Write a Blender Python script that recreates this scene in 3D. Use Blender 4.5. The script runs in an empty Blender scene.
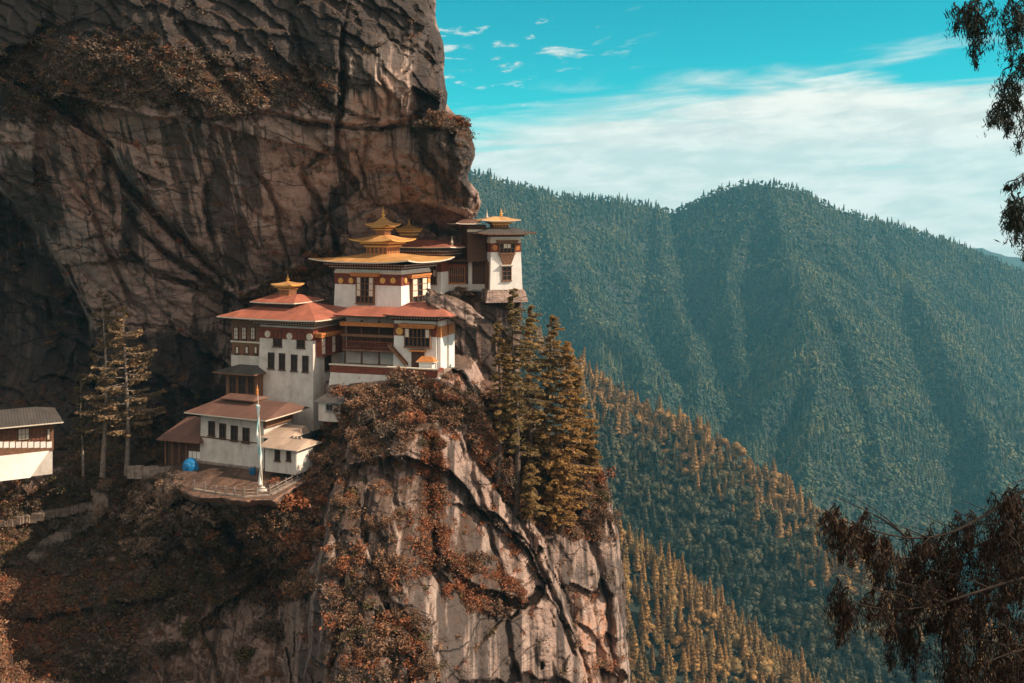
import bpy, math, random
import numpy as np
from mathutils import Vector, Matrix
R = math.radians
SC = bpy.context.scene
COL = SC.collection
F, H0, CX = 1000.0, 215.0, 512.0          # focal length in pixels, horizon row, centre column

# ------------------------------------------------------------------ camera, sky, sun, exposure
cam_d = bpy.data.cameras.new('camera')
cam = bpy.data.objects.new('camera', cam_d)
COL.objects.link(cam)
cam.rotation_euler = (R(90), 0, 0)
cam_d.sensor_width = 36.0
cam_d.lens = 36.0 * F / 1024.0
cam_d.shift_y = -(341.5 - H0) / 1024.0
cam_d.clip_start = 0.1
cam_d.clip_end = 40000.0
SC.camera = cam

SUN_EL, SUN_AZ = R(37), R(99)              # azimuth from +Y towards +X
sdir = Vector((math.cos(SUN_EL) * math.sin(SUN_AZ), math.cos(SUN_EL) * math.cos(SUN_AZ), math.sin(SUN_EL)))
sun_d = bpy.data.lights.new('sun', 'SUN')
sun_d.energy = 5.0
sun_d.angle = R(0.5)
sun_d.color = (1.0, 0.79, 0.58)
sun = bpy.data.objects.new('sun', sun_d)
COL.objects.link(sun)
sun.rotation_euler = (-sdir).to_track_quat('-Z', 'Y').to_euler()
sun.location = sdir * 300

SC.view_settings.view_transform = 'Standard'
SC.view_settings.look = 'None'
SC.view_settings.gamma = 1.0
SC.view_settings.exposure = 0.5
SC.render.engine = 'CYCLES'
SC.cycles.use_denoising = True
SC.cycles.max_bounces = 5
SC.cycles.diffuse_bounces = 3
SC.cycles.transparent_max_bounces = 4
SC.cycles.volume_bounces = 1

W = bpy.data.worlds.new('World')
SC.world = W
W.use_nodes = True


class NT:
    """small helper round a node tree"""
    def __init__(self, nt):
        self.nt = nt
        nt.nodes.clear()

    def n(self, t, **kw):
        nd = self.nt.nodes.new(t)
        for k, v in kw.items():
            setattr(nd, k, v)
        return nd

    def l(self, a, b):
        self.nt.links.new(a, b)

    def put(self, sock, v):
        if hasattr(v, 'links'):
            self.l(v, sock)
        elif v is not None:
            if sock.type == 'RGBA' and len(v) == 3:
                v = (*v, 1)
            sock.default_value = v

    def math(self, op, a, b=None, c=None, clamp=False):
        m = self.n('ShaderNodeMath', operation=op, use_clamp=clamp)
        for i, v in enumerate((a, b, c)):
            if v is not None:
                self.put(m.inputs[i], v)
        return m.outputs[0]

    def mix(self, f, a, b, bt='MIX'):
        m = self.n('ShaderNodeMix', data_type='RGBA', blend_type=bt)
        self.put(m.inputs[0], f)
        self.put(m.inputs[6], a)
        self.put(m.inputs[7], b)
        return m.outputs[2]

    def noise(self, vec, scale, detail=4, rough=0.55, dist=0.0):
        m = self.n('ShaderNodeTexNoise')
        if vec is not None:
            self.l(vec, m.inputs['Vector'])
        m.inputs['Scale'].default_value = scale
        m.inputs['Detail'].default_value = detail
        m.inputs['Roughness'].default_value = rough
        m.inputs['Distortion'].default_value = dist
        return m.outputs[0]

    def ss(self, v, lo, hi):
        m = self.n('ShaderNodeMapRange', interpolation_type='SMOOTHSTEP')
        self.put(m.inputs[0], v)
        m.inputs[1].default_value = lo
        m.inputs[2].default_value = hi
        return m.outputs[0]

    def scale(self, vec, s, rot=None):
        m = self.n('ShaderNodeMapping')
        self.l(vec, m.inputs[0])
        m.inputs['Scale'].default_value = s
        if rot:
            m.inputs['Rotation'].default_value = rot
        return m.outputs[0]


SKY_STRENGTH = 0.135
w = NT(W.node_tree)
wo = w.n('ShaderNodeOutputWorld')
bg = w.n('ShaderNodeBackground')
w.l(bg.outputs[0], wo.inputs[0])
bg.inputs['Strength'].default_value = SKY_STRENGTH
sky = w.n('ShaderNodeTexSky', sky_type='NISHITA')
sky.sun_disc = False
sky.sun_elevation = SUN_EL
sky.sun_rotation = SUN_AZ
sky.altitude = 3000
sky.air_density = 1.0
sky.dust_density = 0.6
tc = w.n('ShaderNodeTexCoord')
sep = w.n('ShaderNodeSeparateXYZ')
w.l(tc.outputs['Generated'], sep.inputs[0])
dx, dy, dz = sep.outputs
az = w.math('ARCTAN2', dx, dy)
el = w.math('ARCSINE', dz)
tint = w.mix(1.0, sky.outputs[0], (0.006, 0.76, 0.61), 'MULTIPLY')
# high streaky cloud: coordinates are azimuth and elevation, stretched sideways
cmb = w.n('ShaderNodeCombineXYZ')
w.l(w.math('MULTIPLY', az, 3.0), cmb.inputs[0])
w.l(w.math('ADD', w.math('MULTIPLY', el, 22.0), w.math('MULTIPLY', az, -1.2)), cmb.inputs[1])
n1 = w.noise(cmb.outputs[0], 1.6, 8, 0.58, 0.6)
n2 = w.noise(w.scale(cmb.outputs[0], (3.0, 1.5, 1)), 2.2, 8, 0.62, 0.3)
azb = w.math('MULTIPLY', w.math('SUBTRACT', az, 0.22), 0.06)
edge = w.math('SUBTRACT', w.math('ADD', 0.128, azb), el)          # > 0 below the cloud's upper edge
left = w.math('MULTIPLY', w.ss(w.math('MULTIPLY', az, -1.0), -0.16, 0.06), 0.030)
edge = w.math('SUBTRACT', edge, left)
cov = w.math('ADD', w.math('MULTIPLY', edge, 14.0), w.math('MULTIPLY', w.math('SUBTRACT', n1, 0.5), 1.9))
gap = w.noise(w.scale(cmb.outputs[0], (0.8, 1.0, 1)), 1.3, 5, 0.5, 0.3)
gapm = w.math('MULTIPLY', w.ss(gap, 0.50, 0.64), w.ss(az, 0.20, 0.36))
cov = w.math('MINIMUM', cov, w.math('ADD', 0.68, w.math('MULTIPLY', w.math('SUBTRACT', n1, 0.40), 2.2)))
cov = w.math('SUBTRACT', cov, w.math('MULTIPLY', gapm, 0.42))
cov = w.ss(cov, -0.36, 0.50)
wisp = w.ss(w.math('ADD', n2, w.math('MULTIPLY', w.math('ABSOLUTE', w.math('SUBTRACT', el, 0.155)), -2.6)), 0.50, 0.64)
wisp = w.math('MULTIPLY', wisp, w.ss(w.math('MULTIPLY', az, -1.0), -0.16, -0.03))
front = w.math('MAXIMUM', cov, w.math('MULTIPLY', wisp, 0.75))
# unseen broken bright cloud, added behind the viewer and overhead as warm fill
n3 = w.noise(tc.outputs['Generated'], 2.2, 6, 0.55, 0.4)
back = w.math('MULTIPLY', w.ss(n3, 0.36, 0.56), w.ss(w.math('ADD', w.math('MULTIPLY', dy, -0.9), dz), 0.25, 0.75))
cl = w.math('MAXIMUM', front, w.math('MULTIPLY', back, 0.9))
ccol = w.mix(w.ss(w.math('ADD', w.math('MULTIPLY', n1, 0.5), w.math('MULTIPLY', n2, 0.5)), 0.40, 0.62), (4.0, 4.2, 3.9), (5.6, 5.4, 4.9))
ccol = w.mix(w.ss(dy, 0.1, -0.3), ccol, (8.6, 7.0, 5.7))
skyc = w.mix(cl, tint, ccol)
w.l(skyc, bg.inputs['Color'])


def P(u, v, Y):
    return Vector(((u - CX) * Y / F, Y, (H0 - v) * Y / F))


# ------------------------------------------------------------------ noise in numpy
_rs = np.random.RandomState(7)
_TAB = _rs.rand(64, 64, 64).astype(np.float32)


def vnoise(p, off=0):
    p = p + off * 17.31
    i = np.floor(p).astype(np.int32)
    f = (p - i).astype(np.float32)
    f = f * f * f * (f * (f * 6 - 15) + 10)
    a = i & 63
    b = (i + 1) & 63
    x0, y0, z0 = a[:, 0], a[:, 1], a[:, 2]
    x1, y1, z1 = b[:, 0], b[:, 1], b[:, 2]
    fx, fy, fz = f[:, 0], f[:, 1], f[:, 2]
    T = _TAB
    c00 = T[x0, y0, z0] * (1 - fx) + T[x1, y0, z0] * fx
    c10 = T[x0, y1, z0] * (1 - fx) + T[x1, y1, z0] * fx
    c01 = T[x0, y0, z1] * (1 - fx) + T[x1, y0, z1] * fx
    c11 = T[x0, y1, z1] * (1 - fx) + T[x1, y1, z1] * fx
    c0 = c00 * (1 - fy) + c10 * fy
    c1 = c01 * (1 - fy) + c11 * fy
    return (c0 * (1 - fz) + c1 * fz) * 2 - 1


_ROT = np.array([[0.80, 0.48, -0.36], [-0.60, 0.64, -0.48], [0.0, 0.60, 0.80]])


def fbm(p, octv=4, gain=0.5, off=0, ridged=False):
    s, a, t = np.zeros(len(p), np.float32), 1.0, 0.0
    q = p.copy()
    for k in range(octv):
        n = vnoise(q, off + k)
        if ridged:
            n = 1 - 2 * np.abs(n)
        s += a * n
        t += a
        a *= gain
        q = q @ _ROT.T * 2.03
    return s / t


def facets(p, off=0):
    """Voronoi cells, each a tilted plane: returns the plane height and the distance to the cell wall"""
    base = np.floor(p).astype(np.int64)
    best = np.full(len(p), 1e9, np.float32)
    sec = np.full(len(p), 1e9, np.float32)
    val = np.zeros(len(p), np.float32)

    def h(ix, k):
        a = (ix[:, 0] * 73856093) ^ (ix[:, 1] * 19349663) ^ (ix[:, 2] * 83492791) ^ ((k + off) * 2654435761)
        a = (a ^ (a >> 13)) * 1274126177 & 0x7fffffff
        a = (a ^ (a >> 15)) & 0xffff
        return a.astype(np.float32) / 65535.0
    for ox in (-1, 0, 1):
        for oy in (-1, 0, 1):
            for oz in (-1, 0, 1):
                c = base + np.array([ox, oy, oz])
                ce = c + 0.15 + 0.7 * np.stack([h(c, 1), h(c, 2), h(c, 3)], 1)
                d = (p - ce).astype(np.float32)
                dist = (d * d).sum(1)
                tl = np.stack([h(c, 4), h(c, 5), h(c, 6)], 1) * 2 - 1
                pv = (d * tl).sum(1) + (h(c, 7) - 0.5) * 0.9
                m = dist < best
                sec = np.where(m, best, np.minimum(sec, dist))
                val = np.where(m, pv, val)
                best = np.where(m, dist, best)
    return val, np.sqrt(sec) - np.sqrt(best)


# ------------------------------------------------------------------ mesh / object helpers
def mesh_np(name, verts, faces, mats, midx=None, smooth=False):
    """verts (N,3), faces (M,k) with k = 3 or 4"""
    me = bpy.data.meshes.new(name)
    verts = np.asarray(verts, np.float32)
    faces = np.asarray(faces, np.int32)
    M, k = faces.shape
    me.vertices.add(len(verts))
    me.vertices.foreach_set('co', verts.ravel())
    me.loops.add(M * k)
    me.loops.foreach_set('vertex_index', faces.ravel())
    me.polygons.add(M)
    me.polygons.foreach_set('loop_start', np.arange(0, M * k, k, dtype=np.int32))
    me.polygons.foreach_set('loop_total', np.full(M, k, np.int32))
    for m in mats:
        me.materials.append(m)
    if midx is not None:
        me.polygons.foreach_set('material_index', np.asarray(midx, np.int32))
    if smooth:
        me.polygons.foreach_set('use_smooth', np.ones(M, bool))
    me.update(calc_edges=True)
    return me


def link(name, me, parent=None, loc=None, rz=0.0, s=None):
    o = bpy.data.objects.new(name, me)
    COL.objects.link(o)
    if parent is not None:
        o.parent = parent
    if loc is not None:
        o.location = loc
    if rz:
        o.rotation_euler = (0, 0, rz)
    if s is not None:
        o.scale = (s, s, s) if not hasattr(s, '__len__') else s
    return o


def tag(o, label=None, cat=None, group=None, kind=None):
    if label:
        o['label'] = label
    if cat:
        o['category'] = cat
    if group:
        o['group'] = group
    if kind:
        o['kind'] = kind
    return o


def attr(me, name, a):
    at = me.attributes.new(name, 'FLOAT', 'POINT')
    at.data.foreach_set('value', np.asarray(a, np.float32))


# ------------------------------------------------------------------ materials
def new_mat(name):
    m = bpy.data.materials.new(name)
    m.use_nodes = True
    t = NT(m.node_tree)
    out = t.n('ShaderNodeOutputMaterial')
    bs = t.n('ShaderNodeBsdfPrincipled')
    t.l(bs.outputs[0], out.inputs[0])
    return m, t, bs


def simple(name, col, var=0.25, scale=3.0, rough=0.8, bump=0.0, metal=0.0, dirt=None, spec=0.3):
    m, t, bs = new_mat(name)
    tcn = t.n('ShaderNodeTexCoord')
    n = t.noise(tcn.outputs['Object'], scale, 5, 0.6)
    lo = tuple(c * (1 - var) for c in col)
    hi = tuple(min(1, c * (1 + var)) for c in col)
    c = t.mix(t.ss(n, 0.3, 0.7), lo, hi)
    if dirt:
        n2 = t.noise(t.scale(tcn.outputs['Object'], (0.75, 0.75, 0.20)), 1.0, 8, 0.68, 0.3)
        n3_ = t.noise(tcn.outputs['Object'], 0.45, 7, 0.65)
        st = t.ss(t.math('ADD', t.math('MULTIPLY', n2, 0.55), t.math('MULTIPLY', n3_, 0.45)), 0.44, 0.66)
        c = t.mix(t.math('MULTIPLY', st, dirt[1]), c, dirt[0])
    t.put(bs.inputs['Base Color'], c)
    bs.inputs['Roughness'].default_value = rough
    bs.inputs['Metallic'].default_value = metal
    bs.inputs['Specular IOR Level'].default_value = spec
    if bump:
        b = t.n('ShaderNodeBump')
        b.inputs['Strength'].default_value = bump
        b.inputs['Distance'].default_value = 0.05
        t.l(n, b.inputs['Height'])
        t.l(b.outputs[0], bs.inputs['Normal'])
    return m


def leaf_mat(name, cols, rough=0.75, trans=0.0, patch=0.0):
    """foliage: colour differs from clump to clump and from plant to plant"""
    m, t, bs = new_mat(name)
    oi = t.n('ShaderNodeObjectInfo')
    g = t.n('ShaderNodeNewGeometry')
    r1 = t.math('FRACT', t.math('ADD', t.math('MULTIPLY', g.outputs['Random Per Island'], 0.55), t.math('MULTIPLY', oi.outputs['Random'], 0.75)))
    ramp = t.n('ShaderNodeValToRGB')
    cr = ramp.color_ramp
    while len(cr.elements) < len(cols):
        cr.elements.new(0.5)
    for i, c in enumerate(cols):
        cr.elements[i].position = i / max(1, len(cols) - 1)
        cr.elements[i].color = (*c, 1)
    t.l(r1, ramp.inputs[0])
    col = ramp.outputs[0]
    if patch:                                    # broad noise patches, cooler dark to warmer pale
        n = t.noise(g.outputs['Position'], patch, 5, 0.65, 0.5)
        col = t.mix(t.ss(n, 0.42, 0.62), t.mix(1.0, col, (0.62, 0.74, 0.80), 'MULTIPLY'), t.mix(1.0, col, (1.35, 1.20, 0.92), 'MULTIPLY'))
    t.l(col, bs.inputs['Base Color'])
    bs.inputs['Roughness'].default_value = rough
    bs.inputs['Specular IOR Level'].default_value = 0.15
    if trans:
        tr = t.n('ShaderNodeBsdfTranslucent')
        t.l(ramp.outputs[0], tr.inputs[0])
        mx = t.n('ShaderNodeMixShader')
        mx.inputs[0].default_value = trans
        t.l(bs.outputs[0], mx.inputs[1])
        t.l(tr.outputs[0], mx.inputs[2])
        out = [n for n in t.nt.nodes if n.type == 'OUTPUT_MATERIAL'][0]
        t.l(mx.outputs[0], out.inputs[0])
    return m


def rock_mat(name):
    m, t, bs = new_mat(name)
    g = t.n('ShaderNodeNewGeometry')
    pos = g.outputs['Position']
    A = {}
    for k in ('dark', 'veg', 'pale', 'rust', 'runs'):
        a = t.n('ShaderNodeAttribute', attribute_name=k)
        A[k] = a.outputs['Fac']
    n_big = t.noise(pos, 0.09, 6, 0.6, 0.4)
    n_mid = t.noise(pos, 0.45, 8, 0.65, 0.3)
    n_fin = t.noise(pos, 2.2, 8, 0.7)
    # rock runs in sheets that dip to the lower right
    bed = t.noise(t.scale(pos, (0.28, 0.28, 1.3), (0, R(38), 0)), 0.9, 7, 0.65, 0.2)
    streak = t.noise(t.scale(pos, (1.0, 0.12, 0.03)), 1.0, 6, 0.60, 0.10)
    streak2 = t.noise(t.scale(pos, (1.0, 0.12, 0.05)), 2.0, 5, 0.6)
    c = t.mix(t.ss(n_big, 0.36, 0.64), (0.262, 0.184, 0.156), (0.42, 0.297, 0.248))
    c = t.mix(t.math('MULTIPLY', t.ss(bed, 0.46, 0.62), 0.8), c, (0.210, 0.162, 0.148))
    c = t.mix(t.math('MULTIPLY', t.ss(n_mid, 0.48, 0.72), 0.6), c, (0.45, 0.318, 0.262))
    c = t.mix(t.math('MULTIPLY', A['pale'], t.ss(n_mid, 0.25, 0.6)), c, (0.52, 0.372, 0.308))
    c = t.mix(t.math('MULTIPLY', A['rust'], t.ss(n_mid, 0.3, 0.65)), c, (0.50, 0.205, 0.105))
    # pale mineral runs and black water runs down the face
    wide = t.noise(t.scale(pos, (1.0, 0.2, 0.04)), 0.42, 5, 0.6, 0.1)
    c = t.mix(t.math('MULTIPLY', t.ss(streak2, 0.56, 0.70), 0.45), c, (0.40, 0.32, 0.27))
    c = t.mix(t.math('MULTIPLY', A['runs'], t.math('MULTIPLY', t.ss(streak2, 0.42, 0.52), 0.9)), c, (0.47, 0.375, 0.325))
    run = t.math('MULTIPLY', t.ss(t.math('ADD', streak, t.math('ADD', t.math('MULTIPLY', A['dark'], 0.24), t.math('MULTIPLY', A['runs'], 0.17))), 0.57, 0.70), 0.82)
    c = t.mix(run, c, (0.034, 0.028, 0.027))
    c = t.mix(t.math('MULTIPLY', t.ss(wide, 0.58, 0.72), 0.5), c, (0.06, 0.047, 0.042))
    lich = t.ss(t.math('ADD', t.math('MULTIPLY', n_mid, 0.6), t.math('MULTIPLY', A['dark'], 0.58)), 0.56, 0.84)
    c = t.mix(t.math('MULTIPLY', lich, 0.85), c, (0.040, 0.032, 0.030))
    # fractures: thin broken lines, long along the dip of the rock
    wob = t.n('ShaderNodeVectorMath', operation='ADD')
    nz = t.n('ShaderNodeTexNoise')
    t.l(pos, nz.inputs['Vector'])
    nz.inputs['Scale'].default_value = 0.35
    nz.inputs['Detail'].default_value = 4
    sc_ = t.n('ShaderNodeVectorMath', operation='SCALE')
    t.l(nz.outputs['Color'], sc_.inputs[0])
    sc_.inputs['Scale'].default_value = 1.1
    t.l(pos, wob.inputs[0])
    t.l(sc_.outputs[0], wob.inputs[1])
    cracks = []
    for s_, rot_, wd_ in (((0.07, 0.11, 0.20), 38, 0.020), ((0.13, 0.2, 0.36), 52, 0.020), ((0.26, 0.3, 0.05), -8, 0.020)):
        vo = t.n('ShaderNodeTexVoronoi', feature='DISTANCE_TO_EDGE')
        t.l(t.scale(wob.outputs[0], s_, (0, R(rot_), 0)), vo.inputs['Vector'])
        vo.inputs['Scale'].default_value = 1.0
        cracks.append(t.ss(vo.outputs['Distance'], wd_, 0.0))
    some = t.ss(t.noise(pos, 0.12, 4, 0.6), 0.52, 0.66)
    some2 = t.ss(t.noise(t.scale(pos, (1, 1, 1.3)), 0.17, 4, 0.6), 0.54, 0.68)
    crk = t.math('MAXIMUM', t.math('MULTIPLY', cracks[0], t.ss(t.noise(pos, 0.08, 3, 0.6), 0.42, 0.56)), t.math('MAXIMUM', t.math('MULTIPLY', cracks[1], some), t.math('MULTIPLY', cracks[2], some2)))
    c = t.mix(t.math('MULTIPLY', crk, 0.55), c, (0.028, 0.022, 0.020))
    # dry grass and litter on ledges
    up = t.n('ShaderNodeSeparateXYZ')
    t.l(g.outputs['Normal'], up.inputs[0])
    ledge = t.ss(t.math('ADD', up.outputs[2], t.math('MULTIPLY', t.math('SUBTRACT', n_fin, 0.5), 0.9)), 0.52, 0.85)
    vg = t.ss(t.math('ADD', A['veg'], t.math('MULTIPLY', t.math('SUBTRACT', n_mid, 0.5), 1.7)), 0.42, 0.72)
    vg = t.math('MAXIMUM', vg, t.math('MULTIPLY', ledge, 0.75))
    vc = t.mix(t.ss(n_fin, 0.35, 0.65), (0.038, 0.026, 0.020), (0.115, 0.056, 0.032))
    c = t.mix(vg, c, vc)
    c = t.mix(t.math('MULTIPLY', t.ss(n_fin, 0.50, 0.68), 0.35), c, (0.055, 0.043, 0.038))
    t.put(bs.inputs['Base Color'], c)
    bs.inputs['Roughness'].default_value = 0.88
    bs.inputs['Specular IOR Level'].default_value = 0.25
    b1 = t.n('ShaderNodeBump')
    b1.inputs['Strength'].default_value = 1.0
    b1.inputs['Distance'].default_value = 0.5
    hh = t.math('ADD', t.math('MULTIPLY', bed, 1.3), t.math('ADD', t.math('MULTIPLY', n_mid, 1.2), t.math('MULTIPLY', n_fin, 0.5)))
    hh = t.math('SUBTRACT', hh, t.math('MULTIPLY', crk, 0.6))
    t.l(hh, b1.inputs['Height'])
    t.l(b1.outputs[0], bs.inputs['Normal'])
    return m


M_rock = rock_mat('weathered_rock')

# ------------------------------------------------------------------ terrain: ridges as crests with falling flanks
CREST = {
    'far': [(200, 150, 2250), (420, 165, 2250), (470, 170, 2300), (500, 180, 2350), (545, 193, 2450), (590, 198, 2520), (640, 203, 2620), (672, 211, 2680),
            (688, 206, 2640), (705, 196, 2600), (725, 188, 2560), (745, 184.5, 2520), (770, 184, 2500), (792, 187, 2500), (808, 193, 2510), (830, 206, 2540), (860, 215, 2580), (900, 226, 2620),
            (940, 239, 2660), (985, 257, 2700), (1024, 273, 2740), (1150, 330, 2800), (1400, 380, 2900)],
    's1': [(768, 190, 2500), (785, 245, 2260), (806, 300, 2020), (818, 370, 1780), (815, 450, 1540), (800, 540, 1320), (790, 640, 1150)],
    's2': [(655, 205, 2640), (668, 265, 2330), (690, 325, 2080), (702, 390, 1830), (692, 470, 1560)],
    's3': [(880, 220, 2600), (905, 280, 2360), (945, 350, 2060), (985, 430, 1780), (1010, 520, 1480), (1020, 620, 1250)],
    's4': [(530, 188, 2420), (560, 250, 2150), (592, 320, 1930), (606, 390, 1700), (600, 470, 1500)],
    's1a': [(795, 272, 2140), (842, 325, 1960), (872, 390, 1780), (884, 470, 1560)],
    's1b': [(812, 335, 1880), (770, 400, 1720), (745, 470, 1540), (735, 540, 1380)],
    's1c': [(762, 200, 2480), (728, 262, 2260), (738, 330, 2040), (742, 380, 1880)],
    's3a': [(930, 322, 2170), (968, 372, 2020), (1015, 420, 1880)],
    's4a': [(585, 300, 1980), (640, 360, 1830), (655, 420, 1660)],
    's5': [(1024, 273, 2740), (1070, 360, 2350), (1110, 450, 2000), (1130, 560, 1600)],
    'mid': [(480, 320, 1000), (540, 352, 980), (590, 384, 950), (650, 420, 915), (700, 449, 880), (760, 482, 845), (820, 517, 805), (860, 540, 780),
            (930, 592, 735), (1010, 662, 685), (1100, 740, 630)],
    'near': [(540, 470, 600), (600, 520, 585), (628, 548, 575), (680, 597, 562), (730, 640, 550), (800, 702, 535), (880, 775, 520)],
    'hazy': [(600, 225, 5400), (900, 236, 5400), (970, 240, 5400), (990, 244, 5400), (1010, 250, 5400), (1040, 258, 5400), (1150, 240, 5400), (1400, 235, 5400)],
    'massif': [(-700, -250, 330), (-100, -200, 330), (60, -150, 290)],
    'here': [(-40000, 215 + 230, 1)],
}
SLOPE = {'far': 0.95, 's1': 0.86, 's2': 0.95, 's3': 0.9, 's4': 0.95, 's5': 0.8, 's1a': 1.0, 's1b': 1.0, 's1c': 1.05, 's3a': 1.05, 's4a': 1.05, 'mid': 0.80, 'near': 0.85,
         'hazy': 0.45, 'massif': 2.6}


def seg_tent(X, Y, pts, slope):
    best = np.full(X.shape, -1e9)
    for a, b in zip(pts[:-1], pts[1:]):
        ax, ay, az_ = a
        bx, by, bz = b
        vx, vy = bx - ax, by - ay
        L2 = vx * vx + vy * vy
        t = np.clip(((X - ax) * vx + (Y - ay) * vy) / L2, 0, 1)
        d = np.hypot(X - ax - t * vx, Y - ay - t * vy)
        best = np.maximum(best, az_ + t * (bz - az_) - slope * d)
    return best


TENTS = {k: [tuple(P(*q)) for q in v] for k, v in CREST.items() if k != 'here'}
HERE = [(-400, -80, 60), (-60, -12, 2), (0, -1.5, -1.62), (9, 2, -3.5), (60, -40, -8), (300, -200, 20)]


def crest_dist(X, Y):
    return -seg_tent(X, Y, [(a, b, 0.0) for a, b, c in TENTS['far']], 1.0)


def terrain_z(X, Y):
    X = np.asarray(X, float)
    Y = np.asarray(Y, float)
    z = np.full(X.shape, -640.0)
    q = np.stack([X.ravel(), Y.ravel(), np.zeros(X.size)], 1)
    for k, pts in TENTS.items():
        z = np.maximum(z, seg_tent(X, Y, pts, SLOPE[k]))
    g = fbm(q / 420.0, 4, 0.42, 3, True).reshape(X.shape)
    g3 = fbm(q / 170.0, 3, 0.5, 6).reshape(X.shape)
    g2 = fbm(q / 70.0, 3, 0.5, 9).reshape(X.shape)
    fade = np.clip((Y - 300) / 600.0, 0, 1)
    dcr = crest_dist(X, Y)
    fade = fade * np.clip(0.15 + dcr / 260.0, 0, 1)
    z = z + fade * (46 * (g - 0.25) + 26 * g3 + 6 * g2) * np.clip((Y + 200) / 2000, 0.35, 1.0)
    here = seg_tent(X, Y, HERE, 0.85) + 0.25 * g2
    return np.maximum(z, here)


ts = np.linspace(-0.75, 1.0, 420)
ys = np.concatenate([np.linspace(-150, 60, 40)[:-1], np.geomspace(60, 6500, 420)])
TT, YY = np.meshgrid(ts, ys)
XX = TT * (YY + 420)
ZZ = terrain_z(XX, YY)
nv, nu = XX.shape
ii = np.arange(nv * nu).reshape(nv, nu)
fq = np.stack([ii[:-1, :-1], ii[:-1, 1:], ii[1:, 1:], ii[1:, :-1]], -1).reshape(-1, 4)


def ground_mat():
    m, t, bs = new_mat('forest_floor')
    g = t.n('ShaderNodeNewGeometry')
    n = t.noise(g.outputs['Position'], 0.02, 8, 0.6)
    n2 = t.noise(g.outputs['Position'], 0.15, 8, 0.7)
    c = t.mix(t.ss(n, 0.35, 0.65), (0.014, 0.022, 0.017), (0.03, 0.034, 0.024))
    c = t.mix(t.math('MULTIPLY', t.ss(n2, 0.62, 0.8), 0.4), c, (0.09, 0.07, 0.05))
    t.put(bs.inputs['Base Color'], c)
    bs.inputs['Roughness'].default_value = 0.95
    return m


terr = link('ground', mesh_np('ground', np.stack([XX, YY, ZZ], -1).reshape(-1, 3), fq, [ground_mat()], smooth=True))
tag(terr, kind='structure')
# ------------------------------------------------------------------ the cliff: layers of rock, nearest one showing
STEP = 1.25
us = np.arange(-220, 662, STEP)
vs = np.arange(-150, 790, STEP)
UU, VV = np.meshgrid(us, vs)
GH, GW = UU.shape
uf, vf = UU.ravel(), VV.ravel()


def tps(pts):
    p = np.array(pts, float)
    xy, d = p[:, :2] / 100, p[:, 2]
    n = len(p)

    def k(r2):
        return 0.5 * r2 * np.log(r2 + 1e-9)
    r2 = ((xy[:, None] - xy[None]) ** 2).sum(-1)
    A = np.zeros((n + 3, n + 3))
    A[:n, :n] = k(r2) + np.eye(n) * 0.02
    A[:n, n] = 1
    A[:n, n + 1:] = xy
    A[n, :n] = 1
    A[n + 1:, :n] = xy.T
    s = np.linalg.solve(A, np.concatenate([d, np.zeros(3)]))
    # evaluated on a coarse grid, then stretched: the surface is smooth
    cu = np.arange(-224, 680, 8.0)
    cv = np.arange(-156, 804, 8.0)
    gu, gv = np.meshgrid(cu, cv)
    e = np.stack([gu.ravel(), gv.ravel()], 1) / 100
    o = np.full(len(e), s[n]) + e @ s[n + 1:]
    for i in range(n):
        o += s[i] * k(((e - xy[i]) ** 2).sum(1))
    o = o.reshape(gu.shape)
    fu, fv = (uf - cu[0]) / 8, (vf - cv[0]) / 8
    iu, iv = fu.astype(int), fv.astype(int)
    fu, fv = fu - iu, fv - iv
    return (o[iv, iu] * (1 - fu) + o[iv, iu + 1] * fu) * (1 - fv) + (o[iv + 1, iu] * (1 - fu) + o[iv + 1, iu + 1] * fu) * fv


# gentle warp so that drawn outlines never look ruled
q2 = np.stack([uf / 26, vf / 26, np.zeros_like(uf)], 1)
WU = (fbm(q2, 4, 0.55, 20) * 7).astype(float)
WV = (fbm(q2, 4, 0.55, 30) * 7).astype(float)


def polydist(poly, closed=True, warp=0.6):
    x, y = uf + WU * warp, vf + WV * warp
    pts = list(poly) + ([poly[0]] if closed else [])
    best = np.full(len(uf), 1e9)
    side = np.zeros(len(uf))
    ins = np.zeros(len(uf), bool)
    along = np.zeros(len(uf))
    acc = 0.0
    for (ax, ay), (bx, by) in zip(pts[:-1], pts[1:]):
        vx, vy = bx - ax, by - ay
        L = math.hypot(vx, vy)
        t = np.clip(((x - ax) * vx + (y - ay) * vy) / (L * L), 0, 1)
        d = np.hypot(x - ax - t * vx, y - ay - t * vy)
        m = d < best
        best = np.where(m, d, best)
        side = np.where(m, np.sign(vx * (y - ay) - vy * (x - ax)), side)
        along = np.where(m, acc + t * L, along)
        acc += L
        if closed and ay != by:
            cr = ((ay > y) != (by > y)) & (x < (bx - ax) * (y - ay) / (by - ay) + ax)
            ins ^= cr
    if closed:
        return np.where(ins, best, -best)
    return best, side, along / acc


def sst(x, a, b):
    t = np.clip((x - a) / (b - a), 0, 1)
    return t * t * (3 - 2 * t)


def layer(ctrl, poly, rnd=10.0, bulge=3.0, back=0.9):
    """rock sheet inside poly: rounded off towards its outline, falling away behind it"""
    d = polydist(poly)
    D = tps(ctrl)
    t = np.clip(1 - d / rnd, 0, 1)
    D = D + bulge * t * t * t + np.where(d < 0, -d * back + 0.0, 0)
    return D, d


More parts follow.
